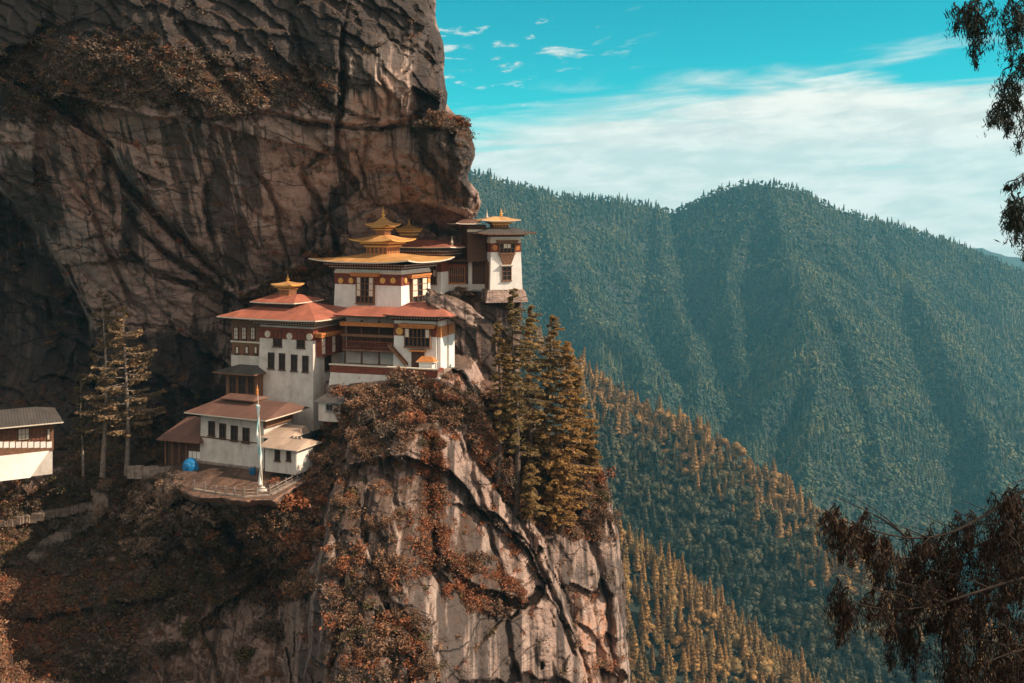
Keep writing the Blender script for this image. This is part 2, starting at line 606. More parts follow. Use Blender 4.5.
c0 = [(-200, -150, 126), (0, -150, 124), (200, -150, 124), (350, -150, 130), (440, -150, 140), (-200, 0, 127), (0, 0, 127), (150, 0, 126), (300, 0, 129), (400, 0, 135),
      (440, 0, 140), (0, 60, 128), (100, 60, 127), (220, 60, 126), (300, 60, 128), (380, 62, 131), (440, 60, 139), (-200, 120, 132), (0, 120, 134), (120, 120, 131),
      (250, 112, 130), (330, 120, 132), (385, 100, 133), (410, 118, 138), (440, 125, 134), (468, 135, 138), (450, 155, 136), (400, 160, 140), (300, 160, 137),
      (0, 190, 141), (100, 200, 138), (200, 200, 139), (300, 200, 142), (400, 200, 152), (460, 190, 147), (475, 215, 152), (-200, 250, 152), (0, 250, 151), (100, 250, 142), (200, 250, 143),
      (300, 250, 149), (350, 240, 154), (400, 250, 162), (450, 250, 165), (0, 300, 157), (80, 300, 149), (150, 300, 147), (230, 300, 151), (300, 300, 157), (400, 300, 167),
      (480, 300, 170), (0, 400, 156), (100, 400, 152), (200, 400, 152), (300, 400, 160), (480, 400, 172), (0, 480, 150), (100, 480, 150), (200, 480, 152), (300, 480, 160), (-200, 480, 150)]
p0 = [(-400, -400), (400, -400), (418, -100), (432, -10), (440, 30), (445, 62), (446, 112), (460, 117), (471, 132), (473, 155), (467, 178),
      (477, 192), (479, 208), (472, 225), (470, 300), (475, 480), (300, 560), (-400, 560)]
D0, d0 = layer(c0, p0, 14, 5)
c1 = [(180, 500, 117), (200, 500, 115), (245, 505, 112), (273, 506, 112.5), (303, 484, 116), (330, 440, 120), (338, 392, 125), (436, 380, 126), (462, 374, 129), (200, 540, 121), (250, 545, 116),
      (330, 560, 106), (400, 470, 116), (440, 450, 118), (480, 430, 125), (350, 683, 97), (450, 600, 108), (540, 600, 117), (590, 690, 119),
      (480, 683, 107), (520, 500, 123), (350, 790, 92), (560, 790, 114), (310, 600, 105), (300, 683, 99), (280, 790, 94)]
p1 = [(165, 508), (195, 495), (245, 500), (272, 501), (303, 481), (322, 458), (330, 440), (332, 388), (436, 377), (452, 369), (462, 371), (470, 392), (482, 420), (499, 452),
      (524, 505), (548, 560), (578, 640), (592, 700), (600, 840), (280, 840), (292, 700), (296, 620), (288, 570), (240, 550), (185, 535)]
D1, d1 = layer(c1, p1, 9, 2.2)
c2 = [(470, 380, 142), (500, 400, 138), (540, 440, 131), (590, 448, 135), (560, 520, 127), (612, 520, 133), (560, 620, 122), (626, 620, 129), (600, 683, 120),
      (634, 700, 127), (600, 790, 116), (520, 560, 126), (500, 480, 134)]
p2 = [(455, 372), (500, 388), (535, 428), (562, 440), (590, 444), (604, 470), (612, 505), (623, 570), (627, 640), (636, 840), (470, 840), (450, 600)]
D2, d2 = layer(c2, p2, 12, 4)
c3 = [(440, 292, 152), (480, 291, 150), (526, 290, 150), (520, 350, 149), (480, 350, 148), (510, 420, 145), (470, 420, 145)]
p3 = [(425, 291), (478, 290), (522, 289), (524, 310), (521, 350), (515, 440), (470, 470), (425, 420)]
D3, d3 = layer(c3, p3, 4, 1.2)
c4 = [(0, 474, 134), (60, 468, 138), (130, 468, 140), (200, 470, 137), (0, 540, 133), (100, 540, 136), (0, 683, 112), (100, 683, 121), (200, 600, 127), (-200, 470, 132),
      (-200, 700, 100), (0, 790, 98), (100, 790, 112), (250, 520, 130), (290, 600, 122), (280, 690, 114), (300, 790, 104), (180, 540, 131)]
p4 = [(-400, 468), (0, 473), (60, 464), (150, 466), (215, 474), (330, 490), (360, 840), (-400, 840)]
D4, d4 = layer(c4, p4, 6, 1.0, 0.5)
c5 = [(0, 580, 84), (35, 640, 78), (38, 700, 72), (-200, 560, 88), (-200, 790, 55), (0, 790, 60), (20, 610, 82)]
p5 = [(-400, 585), (-34, 612), (-18, 645), (-6, 690), (0, 840), (-400, 840)]
D5, d5 = layer(c5, p5, 10, 4, 1.4)
# level ground: the courtyard, the ledge of the lone tower and the shelf by the far-left house
COURT_Z = -31.8
dc = polydist([(186, 452), (335, 450), (332, 462), (305, 481), (274, 500), (245, 501), (195, 496), (172, 484)], warp=0.5)
D6 = np.where(vf > 220, 31.8 * F / np.maximum(vf - H0, 1), 1e4) + np.where(dc < 0, -dc * 0.9, 0)

# steps and cracks drawn along real lines of the face
def crack(poly, wd, dep):
    d, s, a = polydist(poly, False, 0.8)
    taper = np.sin(np.clip(a, 0.02, 0.98) * math.pi) ** 0.5
    return dep * taper * np.exp(-(d / wd) ** 2)


def step(poly, amt, fall):
    d, s, a = polydist(poly, False, 0.7)
    return amt * (sst(s * d, -2, 2.5)) * np.exp(-np.maximum(s * d, 0) / fall)


D0 += step([(-220, 150), (0, 188), (45, 238), (88, 308), (98, 350)], 9, 70)
D0 += step([(345, 20), (339, 70), (336, 120), (332, 160)], -3.0, 40) * 0.6
D0 += step([(446, 112), (430, 119), (408, 124), (385, 128)], 3.5, 10)
D0 += step([(425, 30), (413, 75), (407, 118)], -3.0, 14)
D0 += step([(440, 128), (336, 124), (250, 112), (150, 120), (60, 95)], -3.5, 40)
D0 += crack([(101, 136), (127, 183), (155, 215), (183, 237), (230, 283)], 4.0, 4.0)
D0 += step([(101, 136), (127, 183), (155, 215), (183, 237), (230, 283)], 2.4, 26)
D0 += crack([(120, 195), (150, 240), (190, 268), (225, 300)], 3.0, 2.6)
D0 += step([(112, 190), (150, 240), (190, 268), (240, 300)], 1.6, 20)
D0 += crack([(252, 112), (330, 124), (438, 127)], 2.5, 2.5)
D0 += crack([(345, 10), (340, 110), (334, 158)], 3.0, 2.5)
D0 += crack([(252, 168), (279, 208), (284, 262)], 2.5, 2.0)
D0 += crack([(300, 160), (328, 228), (345, 282)], 3.0, 2.2)
D0 += crack([(140, 270), (198, 290), (240, 312)], 2.5, 2.0)
D0 += crack([(206, 178), (211, 245)], 3.0, 1.6)
D0 += crack([(60, 170), (95, 215), (120, 280), (150, 330)], 3.0, 2.0)
D0 += crack([(20, 60), (60, 110), (100, 136)], 4.0, 2.0)
D0 += crack([(180, 20), (215, 70), (252, 112)], 4.0, 2.4)
D0 += crack([(290, 10), (300, 60), (335, 118)], 3.5, 2.2)
D0 += crack([(375, 60), (388, 95), (386, 128)], 2.0, 1.0)
D0 += crack([(365, 128), (362, 180), (380, 205)], 2.5, 1.5)
D0 += crack([(410, 130), (425, 165), (455, 190)], 2.5, 1.5)
D1 += step([(345, 450), (326, 520), (312, 600), (305, 700), (300, 790)], 3.5, 60)
D1 += crack([(432, 430), (430, 480), (434, 560), (440, 600)], 4.0, 2.5)
D1 += crack([(440, 560), (470, 590), (520, 610)], 3.0, 2.2)
D1 += step([(520, 600), (470, 585), (440, 556)], -2.0, 14)
D1 += crack([(455, 420), (480, 465), (520, 520), (560, 610), (585, 690)], 3.5, 2.5)
D1 += crack([(370, 470), (365, 540), (395, 620), (390, 690)], 4.0, 2.8)
D1 += crack([(330, 520), (345, 600), (330, 683)], 3.0, 2.0)
D1 += step([(395, 520), (400, 570), (430, 640), (432, 700)], -2.5, 18)
D1 += step([(470, 420), (476, 480), (500, 560), (520, 683)], 1.6, 18)
D2 += crack([(588, 520), (604, 580), (612, 640), (618, 690)], 3.0, 2.2)
D2 += step([(586, 520), (604, 580), (614, 660)], 2.5, 20)
D2 += crack([(530, 520), (560, 590), (590, 690)], 3.5, 2.0)

stack = np.stack([D0, D1, D2, D3, D4, D5, D6])
LAY = stack.argmin(0)
DD = stack.min(0)

# rock relief: sheets, blocks and fractures measured in metres
base = np.stack([(uf - CX) * DD / F, DD, (H0 - vf) * DD / F], 1)
ca, sa = math.cos(R(33)), math.sin(R(33))
dip = np.stack([base[:, 0] * ca - base[:, 2] * sa, base[:, 1], base[:, 0] * sa + base[:, 2] * ca], 1)
wq = fbm(base / 9.0, 3, 0.5, 50)
dipw = dip + wq[:, None] * 2.0
f1, e1 = facets(dipw / np.array([24.0, 15.0, 11.0]), 1)
f2, e2 = facets(dipw / np.array([8.5, 6.0, 4.2]), 2)
f3, e3 = facets((base + wq[:, None]) / np.array([2.4, 2.4, 4.0]), 3)
blk = sst(fbm(base / 20.0, 3, 0.5, 55), -0.05, 0.35)             # blocky in places, smooth sheets elsewhere
rough = np.ones(len(uf))
for i, r_ in enumerate((1.0, 1.0, 1.0, 0.6, 0.7, 0.8, 0.10)):
    rough[LAY == i] = r_
rel = 3.4 * f1 + 1.7 * f2 * (0.4 + 0.6 * blk) + 0.62 * f3 * (0.25 + 0.75 * blk)
saw1 = (dip[:, 2] / 7.5 + 1.5 * fbm(base / 16.0, 4, 0.5, 61)) % 1.0
saw2 = (dip[:, 2] / 2.6 + 0.3 * dip[:, 0] / 2.6 + 1.3 * fbm(base / 6.0, 4, 0.5, 62)) % 1.0
slab = np.maximum.reduce([sst(polydist(pl_, True, 1.0), -18, 18) for pl_ in ([(90, 125), (330, 125), (335, 230), (300, 290), (240, 300), (120, 240)], [(400, 440), (530, 560), (560, 700), (430, 700), (400, 560)],
                                                                             [(560, 540), (620, 530), (634, 720), (560, 720)], [(336, 130), (405, 128), (410, 200), (345, 215)])])
rel -= slab * (1.0 * f2 * (0.4 + 0.6 * blk) + 0.5 * f3 * (0.25 + 0.75 * blk))
rel += 1.9 * saw1 ** 1.6 * (0.3 + 0.7 * blk) + 0.75 * saw2 ** 1.5 * (1 - 0.6 * blk) * (1 - 0.7 * slab)      # sheets peeling off one over the other
rel += 1.0 * fbm(base / 15.0, 5, 0.5, 60) + 0.45 * fbm(base / np.array([2.6, 2.6, 14.0]), 4, 0.5, 70, True)
rel += 0.14 * fbm(base / 0.9, 3, 0.55, 80)
near_court = sst(np.maximum(dc, -6), -6, 0)
rel *= 1 - 0.9 * near_court * (LAY != 0)
DF = DD + rel * rough

# outside the outline: wrap the rock round to its hidden back instead of ending it
inside = np.maximum.reduce([d0, d1, d2, d3, d4, d5])
keep = inside > -26
# pull outside vertices back onto the outline (found by stepping along the distance gradient)
ins2 = inside.reshape(GH, GW)
gy_, gx_ = np.gradient(ins2, STEP)
gl = np.hypot(gx_, gy_) + 1e-6
uo, vo = uf.copy(), vf.copy()
out = inside < 0
uo[out] += (-inside * (gx_ / gl).ravel() * 1.06)[out]
vo[out] += (-inside * (gy_ / gl).ravel() * 1.06)[out]
cv_ = np.stack([(uo - CX) * DF / F, DF, (H0 - vo) * DF / F], 1)

lab = {}


def paint(poly, soft=14, warp=1.5):
    return sst(polydist(poly, True, warp), -soft, soft)


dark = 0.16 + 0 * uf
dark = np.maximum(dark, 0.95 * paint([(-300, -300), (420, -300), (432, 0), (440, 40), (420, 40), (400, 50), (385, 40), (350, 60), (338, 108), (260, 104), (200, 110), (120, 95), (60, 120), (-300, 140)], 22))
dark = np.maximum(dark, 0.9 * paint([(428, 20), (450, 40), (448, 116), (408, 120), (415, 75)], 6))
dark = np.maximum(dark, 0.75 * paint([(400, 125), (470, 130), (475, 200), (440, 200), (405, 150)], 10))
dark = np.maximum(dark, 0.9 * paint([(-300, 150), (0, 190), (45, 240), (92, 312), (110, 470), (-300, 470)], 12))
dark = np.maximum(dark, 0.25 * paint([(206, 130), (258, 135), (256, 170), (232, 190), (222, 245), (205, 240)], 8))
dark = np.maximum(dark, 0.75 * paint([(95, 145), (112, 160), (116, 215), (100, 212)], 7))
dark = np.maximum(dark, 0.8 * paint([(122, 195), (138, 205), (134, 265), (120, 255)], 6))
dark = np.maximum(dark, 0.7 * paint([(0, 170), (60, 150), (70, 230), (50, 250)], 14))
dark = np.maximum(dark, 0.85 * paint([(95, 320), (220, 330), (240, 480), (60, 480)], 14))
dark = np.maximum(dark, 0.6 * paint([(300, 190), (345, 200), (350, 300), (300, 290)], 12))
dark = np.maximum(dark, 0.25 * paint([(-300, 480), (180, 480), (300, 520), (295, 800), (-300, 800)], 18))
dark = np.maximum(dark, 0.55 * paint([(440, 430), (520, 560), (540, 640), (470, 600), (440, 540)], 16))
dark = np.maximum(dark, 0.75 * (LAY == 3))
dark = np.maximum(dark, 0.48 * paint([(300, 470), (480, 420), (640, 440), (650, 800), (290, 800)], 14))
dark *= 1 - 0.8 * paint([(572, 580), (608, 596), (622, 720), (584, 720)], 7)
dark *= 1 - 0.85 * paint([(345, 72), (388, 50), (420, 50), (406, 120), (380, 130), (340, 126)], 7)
runs = 0.0 * uf
for poly in ([(203, 120), (262, 128), (262, 235), (240, 285), (215, 250), (203, 200)], [(118, 150), (140, 165), (138, 262), (120, 255)], [(330, 150), (352, 150), (350, 235), (330, 235)],
             [(160, 125), (200, 120), (200, 230), (175, 240)], [(-10, 150), (40, 160), (60, 240), (20, 230)], [(320, 500), (460, 470), (560, 700), (310, 700)], [(560, 560), (630, 560), (640, 700), (570, 700)],
             [(270, 20), (430, 10), (430, 60), (340, 100), (270, 90)]):
    runs = np.maximum(runs, (0.4 if poly[0][1] > 400 else 0.9) * paint(poly, 8))
pale = 0.2 + 0 * uf
pale = np.maximum(pale, paint([(345, 72), (388, 50), (420, 50), (406, 120), (380, 130), (340, 126)], 8))
pale = np.maximum(pale, 0.7 * paint([(150, 120), (206, 122), (205, 180), (170, 195), (150, 170)], 12))
pale = np.maximum(pale, 0.6 * paint([(255, 112), (335, 125), (335, 160), (300, 230), (235, 280), (215, 240), (245, 180)], 14))
pale = np.maximum(pale, 0.6 * paint([(340, 130), (400, 130), (408, 165), (345, 165)], 10))
pale = np.maximum(pale, 0.1 * paint([(320, 500), (420, 500), (440, 690), (310, 690)], 14))
pale = np.maximum(pale, 0.2 * paint([(455, 600), (540, 610), (570, 700), (450, 700)], 14))
pale = np.maximum(pale, 0.15 * paint([(560, 540), (620, 540), (632, 700), (600, 700)], 12))
rust = 0.05 + 0 * uf
rust = np.maximum(rust, 0.9 * paint([(572, 585), (608, 598), (622, 720), (584, 720)], 6))
rust = np.maximum(rust, 0.7 * paint([(430, 370), (462, 370), (468, 395), (440, 395)], 6))
rust = np.maximum(rust, 0.5 * paint([(350, 80), (400, 60), (390, 120), (345, 125)], 12))
rust = np.maximum(rust, 0.6 * paint([(475, 300), (500, 300), (500, 400), (478, 400)], 8))
rust = np.maximum(rust, 0.35 * paint([(70, 100), (130, 100), (110, 240), (60, 200)], 14))
veg = 0.0 * uf
VEG = [([(0, 40), (140, 30), (240, 60), (335, 70), (340, 108), (230, 120), (120, 112), (40, 130), (0, 110)], 0.72, 14),
       ([(415, 120), (440, 116), (462, 118), (473, 138), (470, 150), (448, 130), (420, 132)], 1.0, 4),
       ([(240, 292), (300, 262), (345, 240), (340, 262), (290, 290), (250, 305)], 0.85, 6),
       ([(330, 388), (436, 380), (455, 395), (470, 420), (455, 440), (420, 430), (345, 440), (310, 470), (305, 480)], 0.8, 6),
       ([(230, 500), (300, 480), (345, 440), (345, 470), (310, 540), (300, 600), (215, 600)], 1.0, 8),
       ([(100, 470), (200, 500), (240, 520), (240, 560), (110, 560), (60, 500)], 0.95, 8),
       ([(-220, 490), (100, 480), (300, 540), (290, 600), (150, 620), (60, 800), (-220, 800)], 0.8, 14),
       ([(424, 430), (440, 430), (443, 550), (430, 575), (418, 540)], 0.95, 3),
       ([(438, 556), (480, 558), (530, 592), (524, 602), (480, 576), (462, 580), (500, 622), (470, 615)], 0.85, 3),
       ([(455, 385), (480, 400), (530, 510), (540, 530), (500, 500), (470, 440)], 0.9, 4),
       ([(330, 560), (410, 570), (430, 640), (420, 700), (320, 700)], 0.42, 8),
       ([(530, 430), (595, 440), (612, 500), (600, 540), (545, 530), (500, 480)], 1.0, 6),
       ([(470, 385), (535, 425), (530, 530), (490, 470)], 0.9, 6),
       ([(-220, 580), (-20, 608), (0, 640), (8, 800), (-220, 800)], 1.0, 4),
       ([(430, 288), (530, 287), (530, 300), (430, 305)], 0.8, 3),
       ([(95, 400), (190, 420), (190, 480), (60, 480)], 0.8, 10)]
for poly, amt, soft in VEG:
    veg = np.maximum(veg, amt * paint(poly, soft, 1.4))
veg = np.where(LAY == 6, 0.25, veg)
rust = np.maximum(rust, 0.5 * (LAY == 6))

kid = np.full(len(uf), -1)
ki = np.nonzero(keep)[0]
kid[ki] = np.arange(len(ki))
g = np.arange(len(uf)).reshape(GH, GW)
fq = np.stack([g[:-1, :-1], g[1:, :-1], g[1:, 1:], g[:-1, 1:]], -1).reshape(-1, 4)
fq = fq[keep[fq].all(1)]
me = mesh_np('cliff', cv_[ki], kid[fq], [M_rock], smooth=True)
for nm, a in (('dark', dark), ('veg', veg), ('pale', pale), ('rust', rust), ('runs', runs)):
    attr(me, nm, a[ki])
cliff = tag(link('cliff', me), kind='structure')
cgrid = cv_.reshape(GH, GW, 3)
DFG = DF.reshape(GH, GW)
# surface normals of the grid
gu = np.gradient(cgrid, axis=1)
gv = np.gradient(cgrid, axis=0)
NRM = np.cross(gv, gu)
NRM /= np.linalg.norm(NRM, axis=2, keepdims=True) + 1e-9


def on_cliff(u, v):
    """point of the rock surface seen at (u, v)"""
    iu = int(round((u - us[0]) / STEP))
    iv = int(round((v - vs[0]) / STEP))
    return Vector(cgrid[iv, iu]), Vector(NRM[iv, iu])
# ------------------------------------------------------------------ plants: leaf clouds
def leaf_quads(c, size, rng, flat=0.0, elong=1.0, droop=None):
    """one diamond leaf clump per centre; size (N,), flat pulls the leaves level, droop hangs them"""
    n = len(c)
    a = rng.normal(size=(n, 3))
    if droop is not None:
        a = a * (1 - droop) + np.array([0, 0, -1.0]) * droop * 2
    a /= np.linalg.norm(a, axis=1, keepdims=True)
    b = rng.normal(size=(n, 3))
    if flat:
        nz = np.array([0, 0, 1.0]) * flat + rng.normal(size=(n, 3)) * (1 - flat)
        a -= nz * ((a * nz).sum(1) / (nz * nz).sum(1))[:, None]
        a /= np.linalg.norm(a, axis=1, keepdims=True) + 1e-9
        b = np.cross(nz, a)
    b -= a * (a * b).sum(1)[:, None]
    b /= np.linalg.norm(b, axis=1, keepdims=True) + 1e-9
    s = np.asarray(size)[:, None]
    A = a * s * elong
    B = b * s * (0.5 + 0.35 * rng.rand(n, 1))
    off = (rng.rand(n, 1) - 0.5) * 0.5
    v = np.stack([c - A, c + B + A * off, c + A, c - B + A * off * 0.6], 1).reshape(-1, 3)
    f = np.arange(n * 4).reshape(-1, 4)
    return v, f


def tube_np(pts, rad, sides=5):
    pts = np.asarray(pts, float)
    n = len(pts)
    tang = np.gradient(pts, axis=0)
    tang /= np.linalg.norm(tang, axis=1, keepdims=True) + 1e-9
    ref = np.where(np.abs(tang[:, 2:3]) > 0.9, np.array([[1.0, 0, 0]]), np.array([[0, 0, 1.0]]))
    a = np.cross(tang, ref)
    a /= np.linalg.norm(a, axis=1, keepdims=True) + 1e-9
    b = np.cross(tang, a)
    th = np.arange(sides) / sides * 2 * math.pi
    rad = np.broadcast_to(np.asarray(rad, float), (n,))
    v = pts[:, None] + rad[:, None, None] * (np.cos(th)[None, :, None] * a[:, None] + np.sin(th)[None, :, None] * b[:, None])
    i = np.arange(n * sides).reshape(n, sides)
    j = np.roll(i, -1, axis=1)
    f = np.stack([i[:-1], j[:-1], j[1:], i[1:]], -1).reshape(-1, 4)
    return v.reshape(-1, 3), f


def joinvf(parts):
    vs_, fs_, o = [], [], 0
    for v, f in parts:
        vs_.append(v)
        fs_.append(f + o)
        o += len(v)
    return np.concatenate(vs_), np.concatenate(fs_)


M_bark = simple('bark', (0.085, 0.06, 0.048), 0.4, 4, 0.95, 0.4)
M_palebark = simple('pale_bark', (0.21, 0.17, 0.145), 0.4, 3, 0.95, 0.3)
M_conifer = leaf_mat('olive_needles', [(0.16, 0.122, 0.058), (0.26, 0.182, 0.080), (0.36, 0.235, 0.10), (0.44, 0.27, 0.11)], trans=0.4)
M_conifer_gold = leaf_mat('golden_needles', [(0.18, 0.128, 0.058), (0.30, 0.19, 0.076), (0.43, 0.25, 0.092), (0.50, 0.30, 0.11)], trans=0.4)
M_far = leaf_mat('forest_leaves', [(0.026, 0.046, 0.034), (0.045, 0.066, 0.046), (0.075, 0.090, 0.056), (0.120, 0.112, 0.066)], patch=0.009)
M_mid = leaf_mat('hill_leaves', [(0.034, 0.042, 0.032), (0.060, 0.062, 0.044), (0.085, 0.080, 0.054), (0.115, 0.100, 0.066)], patch=0.02)
M_gold = leaf_mat('sunlit_gold_needles', [(0.17, 0.108, 0.048), (0.30, 0.170, 0.063), (0.40, 0.220, 0.075), (0.23, 0.145, 0.065)], trans=0.2)  # yellowish-brown foliage with sunlight put into the colour
M_dry = leaf_mat('dry_leaves', [(0.072, 0.046, 0.032), (0.17, 0.090, 0.055), (0.125, 0.082, 0.055), (0.27, 0.128, 0.068), (0.23, 0.148, 0.098)])
M_grey = leaf_mat('grey_twigs', [(0.085, 0.064, 0.050), (0.15, 0.108, 0.084), (0.11, 0.078, 0.056), (0.17, 0.118, 0.086)])
M_sunlit = leaf_mat('sunlit_twigs', [(0.16, 0.11, 0.082), (0.27, 0.185, 0.135), (0.21, 0.135, 0.088), (0.34, 0.23, 0.165)])  # grey twigs lightened: sunlight on the bank put into the colour
M_pine = leaf_mat('loose_pine_needles', [(0.15, 0.105, 0.060), (0.23, 0.155, 0.090), (0.30, 0.20, 0.11)], trans=0.2)
M_olive = leaf_mat('olive_leaves', [(0.06, 0.052, 0.024), (0.10, 0.075, 0.035), (0.14, 0.10, 0.045)])
M_red = leaf_mat('rust_leaves', [(0.10, 0.042, 0.027), (0.21, 0.075, 0.038), (0.32, 0.115, 0.050), (0.14, 0.065, 0.040)])


def cone_tree(name, H, rad, n_leaf, seed, mats, size=0.55, taper=0.8, bare=0.12, sides=5):
    """distant conifer: tapered stem, whorls of drooping clumps with gaps between them"""
    rng = np.random.RandomState(seed)
    t = rng.rand(n_leaf) ** 0.8 * (1 - bare) + bare
    wh = np.round(t * 13) / 13 + rng.normal(size=n_leaf) * 0.012
    lob = rng.rand(13 * 2 + 3)
    th = rng.rand(n_leaf) * 2 * math.pi
    rr = rad * (1 - wh) ** taper * (0.65 + 0.5 * lob[(np.clip(wh, 0, 1) * 13).astype(int)]) + 0.06 * rad
    rr *= 0.8 + 0.35 * np.sin(th * 3 + wh * 40)
    r = rr * np.sqrt(rng.rand(n_leaf)) ** 0.6
    c = np.stack([r * np.cos(th), r * np.sin(th), wh * H - 0.28 * r], 1)
    v1, f1_ = leaf_quads(c, size * (0.6 + 0.8 * rng.rand(n_leaf)), rng, 0.35)
    v2, f2_ = tube_np([(0, 0, -1.5), (0, 0, H * 0.5), (0, 0, H)], [0.035 * rad * 2.2, 0.05 * rad, 0.015 * rad], sides)
    v, f = joinvf([(v1, f1_), (v2, f2_)])
    return mesh_np(name, v, f, mats, np.r_[np.zeros(len(f1_)), np.ones(len(f2_))])


def revolve_crown(prof, seg, rng, jag=0.25, lump=0.0):
    """closed ragged crown: rings of a profile, each vertex pushed in or out"""
    n = len(prof)
    th = np.arange(seg) / seg * 2 * math.pi
    v = []
    ph = rng.rand(3) * 6
    for k, (r, z) in enumerate(prof):
        rr = r * (1 + jag * (rng.rand(seg) * 2 - 1) + lump * np.sin(3 * th + ph[0] + k * 0.9) * 0.5 + lump * np.sin(2 * th + ph[1] - k) * 0.5)
        t_ = th + k * 0.35
        v.append(np.stack([rr * np.cos(t_), rr * np.sin(t_), z + r * 0.18 * jag * (rng.rand(seg) * 2 - 1) * 2], 1))
    v = np.concatenate(v)
    i = np.arange(n * seg).reshape(n, seg)
    j = np.roll(i, -1, 1)
    f = np.stack([i[:-1], j[:-1], j[1:], i[1:]], -1).reshape(-1, 4)
    return v, f


def cone_prof(H, rad, tiers, z0):
    pr = []
    for k in range(tiers):
        q = k / tiers
        r = rad * (1 - q) ** 0.85
        z = z0 + (H - z0) * q
        pr += [(r * 0.45, z + 0.02 * H), (r, z - 0.05 * r), (r * 0.72, z + (H - z0) / tiers * 0.55)]
    return pr + [(0.03, H)]


def solid_cone(name, H, rad, seed, mats, tiers=6, seg=9, leaves=0, size=0.5):
    rng = np.random.RandomState(seed)
    v1, f1_ = revolve_crown(cone_prof(H, rad, tiers, 0.12 * H), seg, rng, 0.38, 0.25)
    ps = [(v1, f1_)]
    if leaves:
        t = rng.rand(leaves) ** 0.75 * 0.9 + 0.1
        th = rng.rand(leaves) * 6.283
        r = rad * (1 - t) ** 0.85 * (0.75 + 0.45 * rng.rand(leaves)) * (1 + 0.2 * np.sin(3 * th + t * 30))
        c = np.stack([r * np.cos(th), r * np.sin(th), t * H - 0.12 * r], 1)
        ps.append(leaf_quads(c, size * (0.5 + 0.9 * rng.rand(leaves)), rng, 0.4, 1.2))
    nl = sum(len(q[1]) for q in ps)
    ps.append(tube_np([(0, 0, -1.5), (0, 0, H * 0.4), (0, 0, H)], [0.08 * rad, 0.06 * rad, 0.01], 5))
    v, f = joinvf(ps)
    return mesh_np(name, v, f, mats, np.r_[np.zeros(nl), np.ones(len(f) - nl)])


def solid_round(name, H, rad, seed, mats, lobes=5, seg=8, leaves=0, size=0.5):
    rng = np.random.RandomState(seed)
    ps = []
    cl = []
    for k in range(lobes):
        r = rad * (0.42 + 0.28 * rng.rand())
        c = np.array([rng.normal() * rad * 0.42, rng.normal() * rad * 0.42, H * (0.45 + 0.42 * rng.rand())])
        a = np.linspace(0.05, math.pi - 0.05, 7)
        v, f = revolve_crown([(r * 0.92 * math.sin(q), -r * 0.85 * math.cos(q)) for q in a], seg, rng, 0.34, 0.3)
        ps.append((v + c, f))
        cl.append((c, r))
    if leaves:
        w_ = rng.randint(0, lobes, leaves)
        d = rng.normal(size=(leaves, 3))
        d /= np.linalg.norm(d, axis=1, keepdims=True)
        c = np.array([cl[k][0] for k in w_]) + d * np.array([cl[k][1] for k in w_])[:, None] * (0.85 + 0.3 * rng.rand(leaves, 1))
        ps.append(leaf_quads(c, size * (0.5 + 0.9 * rng.rand(leaves)), rng, 0.2, 1.1))
    nl = sum(len(q[1]) for q in ps)
    ps.append(tube_np([(0, 0, -1.5), (0, 0, H * 0.35), (0.1, 0, H * 0.75)], [0.07 * rad, 0.05 * rad, 0.01], 5))
    v, f = joinvf(ps)
    return mesh_np(name, v, f, mats, np.r_[np.zeros(nl), np.ones(len(f) - nl)])


def gn_scatter(name, pts, rot, sca, kind_idx, protos):
    """one 'stuff' object: points that carry the prototype meshes (hidden source objects live in no collection)"""
    me = bpy.data.meshes.new(name)
    me.vertices.add(len(pts))
    me.vertices.foreach_set('co', np.asarray(pts, np.float32).ravel())
    a = me.attributes.new('turn', 'FLOAT_VECTOR', 'POINT')
    a.data.foreach_set('vector', np.asarray(rot, np.float32).ravel())
    a = me.attributes.new('size', 'FLOAT_VECTOR', 'POINT')
    a.data.foreach_set('vector', np.asarray(sca, np.float32).ravel())
    a = me.attributes.new('pick', 'INT', 'POINT')
    a.data.foreach_set('value', np.asarray(kind_idx, np.int32))
    me.update()
    o = link(name, me)
    ng = bpy.data.node_groups.new(name + '_scatter', 'GeometryNodeTree')
    ng.interface.new_socket('Geometry', in_out='INPUT', socket_type='NodeSocketGeometry')
    ng.interface.new_socket('Geometry', in_out='OUTPUT', socket_type='NodeSocketGeometry')
    N = ng.nodes
    gi, go = N.new('NodeGroupInput'), N.new('NodeGroupOutput')
    jn = N.new('GeometryNodeJoinGeometry')

    def nattr(nm, ty):
        x = N.new('GeometryNodeInputNamedAttribute')
        x.data_type = ty
        x.inputs[0].default_value = nm
        return x.outputs[0]
    at, asz, ap = nattr('turn', 'FLOAT_VECTOR'), nattr('size', 'FLOAT_VECTOR'), nattr('pick', 'INT')
    e2r = N.new('FunctionNodeEulerToRotation')
    ng.links.new(at, e2r.inputs[0])
    for k, pm in enumerate(protos):
        src = bpy.data.objects.new(name + '_source', pm)
        oi = N.new('GeometryNodeObjectInfo')
        oi.inputs['Object'].default_value = src
        oi.inputs['As Instance'].default_value = True
        cmp_ = N.new('FunctionNodeCompare')
        cmp_.data_type = 'INT'
        cmp_.operation = 'EQUAL'
        ng.links.new(ap, cmp_.inputs[2])
        cmp_.inputs[3].default_value = k
        ip = N.new('GeometryNodeInstanceOnPoints')
        ng.links.new(gi.outputs[0], ip.inputs['Points'])
        ng.links.new(cmp_.outputs[0], ip.inputs['Selection'])
        ng.links.new(oi.outputs['Geometry'], ip.inputs['Instance'])
        ng.links.new(e2r.outputs[0], ip.inputs['Rotation'])
        ng.links.new(asz, ip.inputs['Scale'])
        ng.links.new(ip.outputs[0], jn.inputs[0])
    ng.links.new(jn.outputs[0], go.inputs[0])
    md = o.modifiers.new('scatter', 'NODES')
    md.node_group = ng
    return tag(o, kind='stuff')


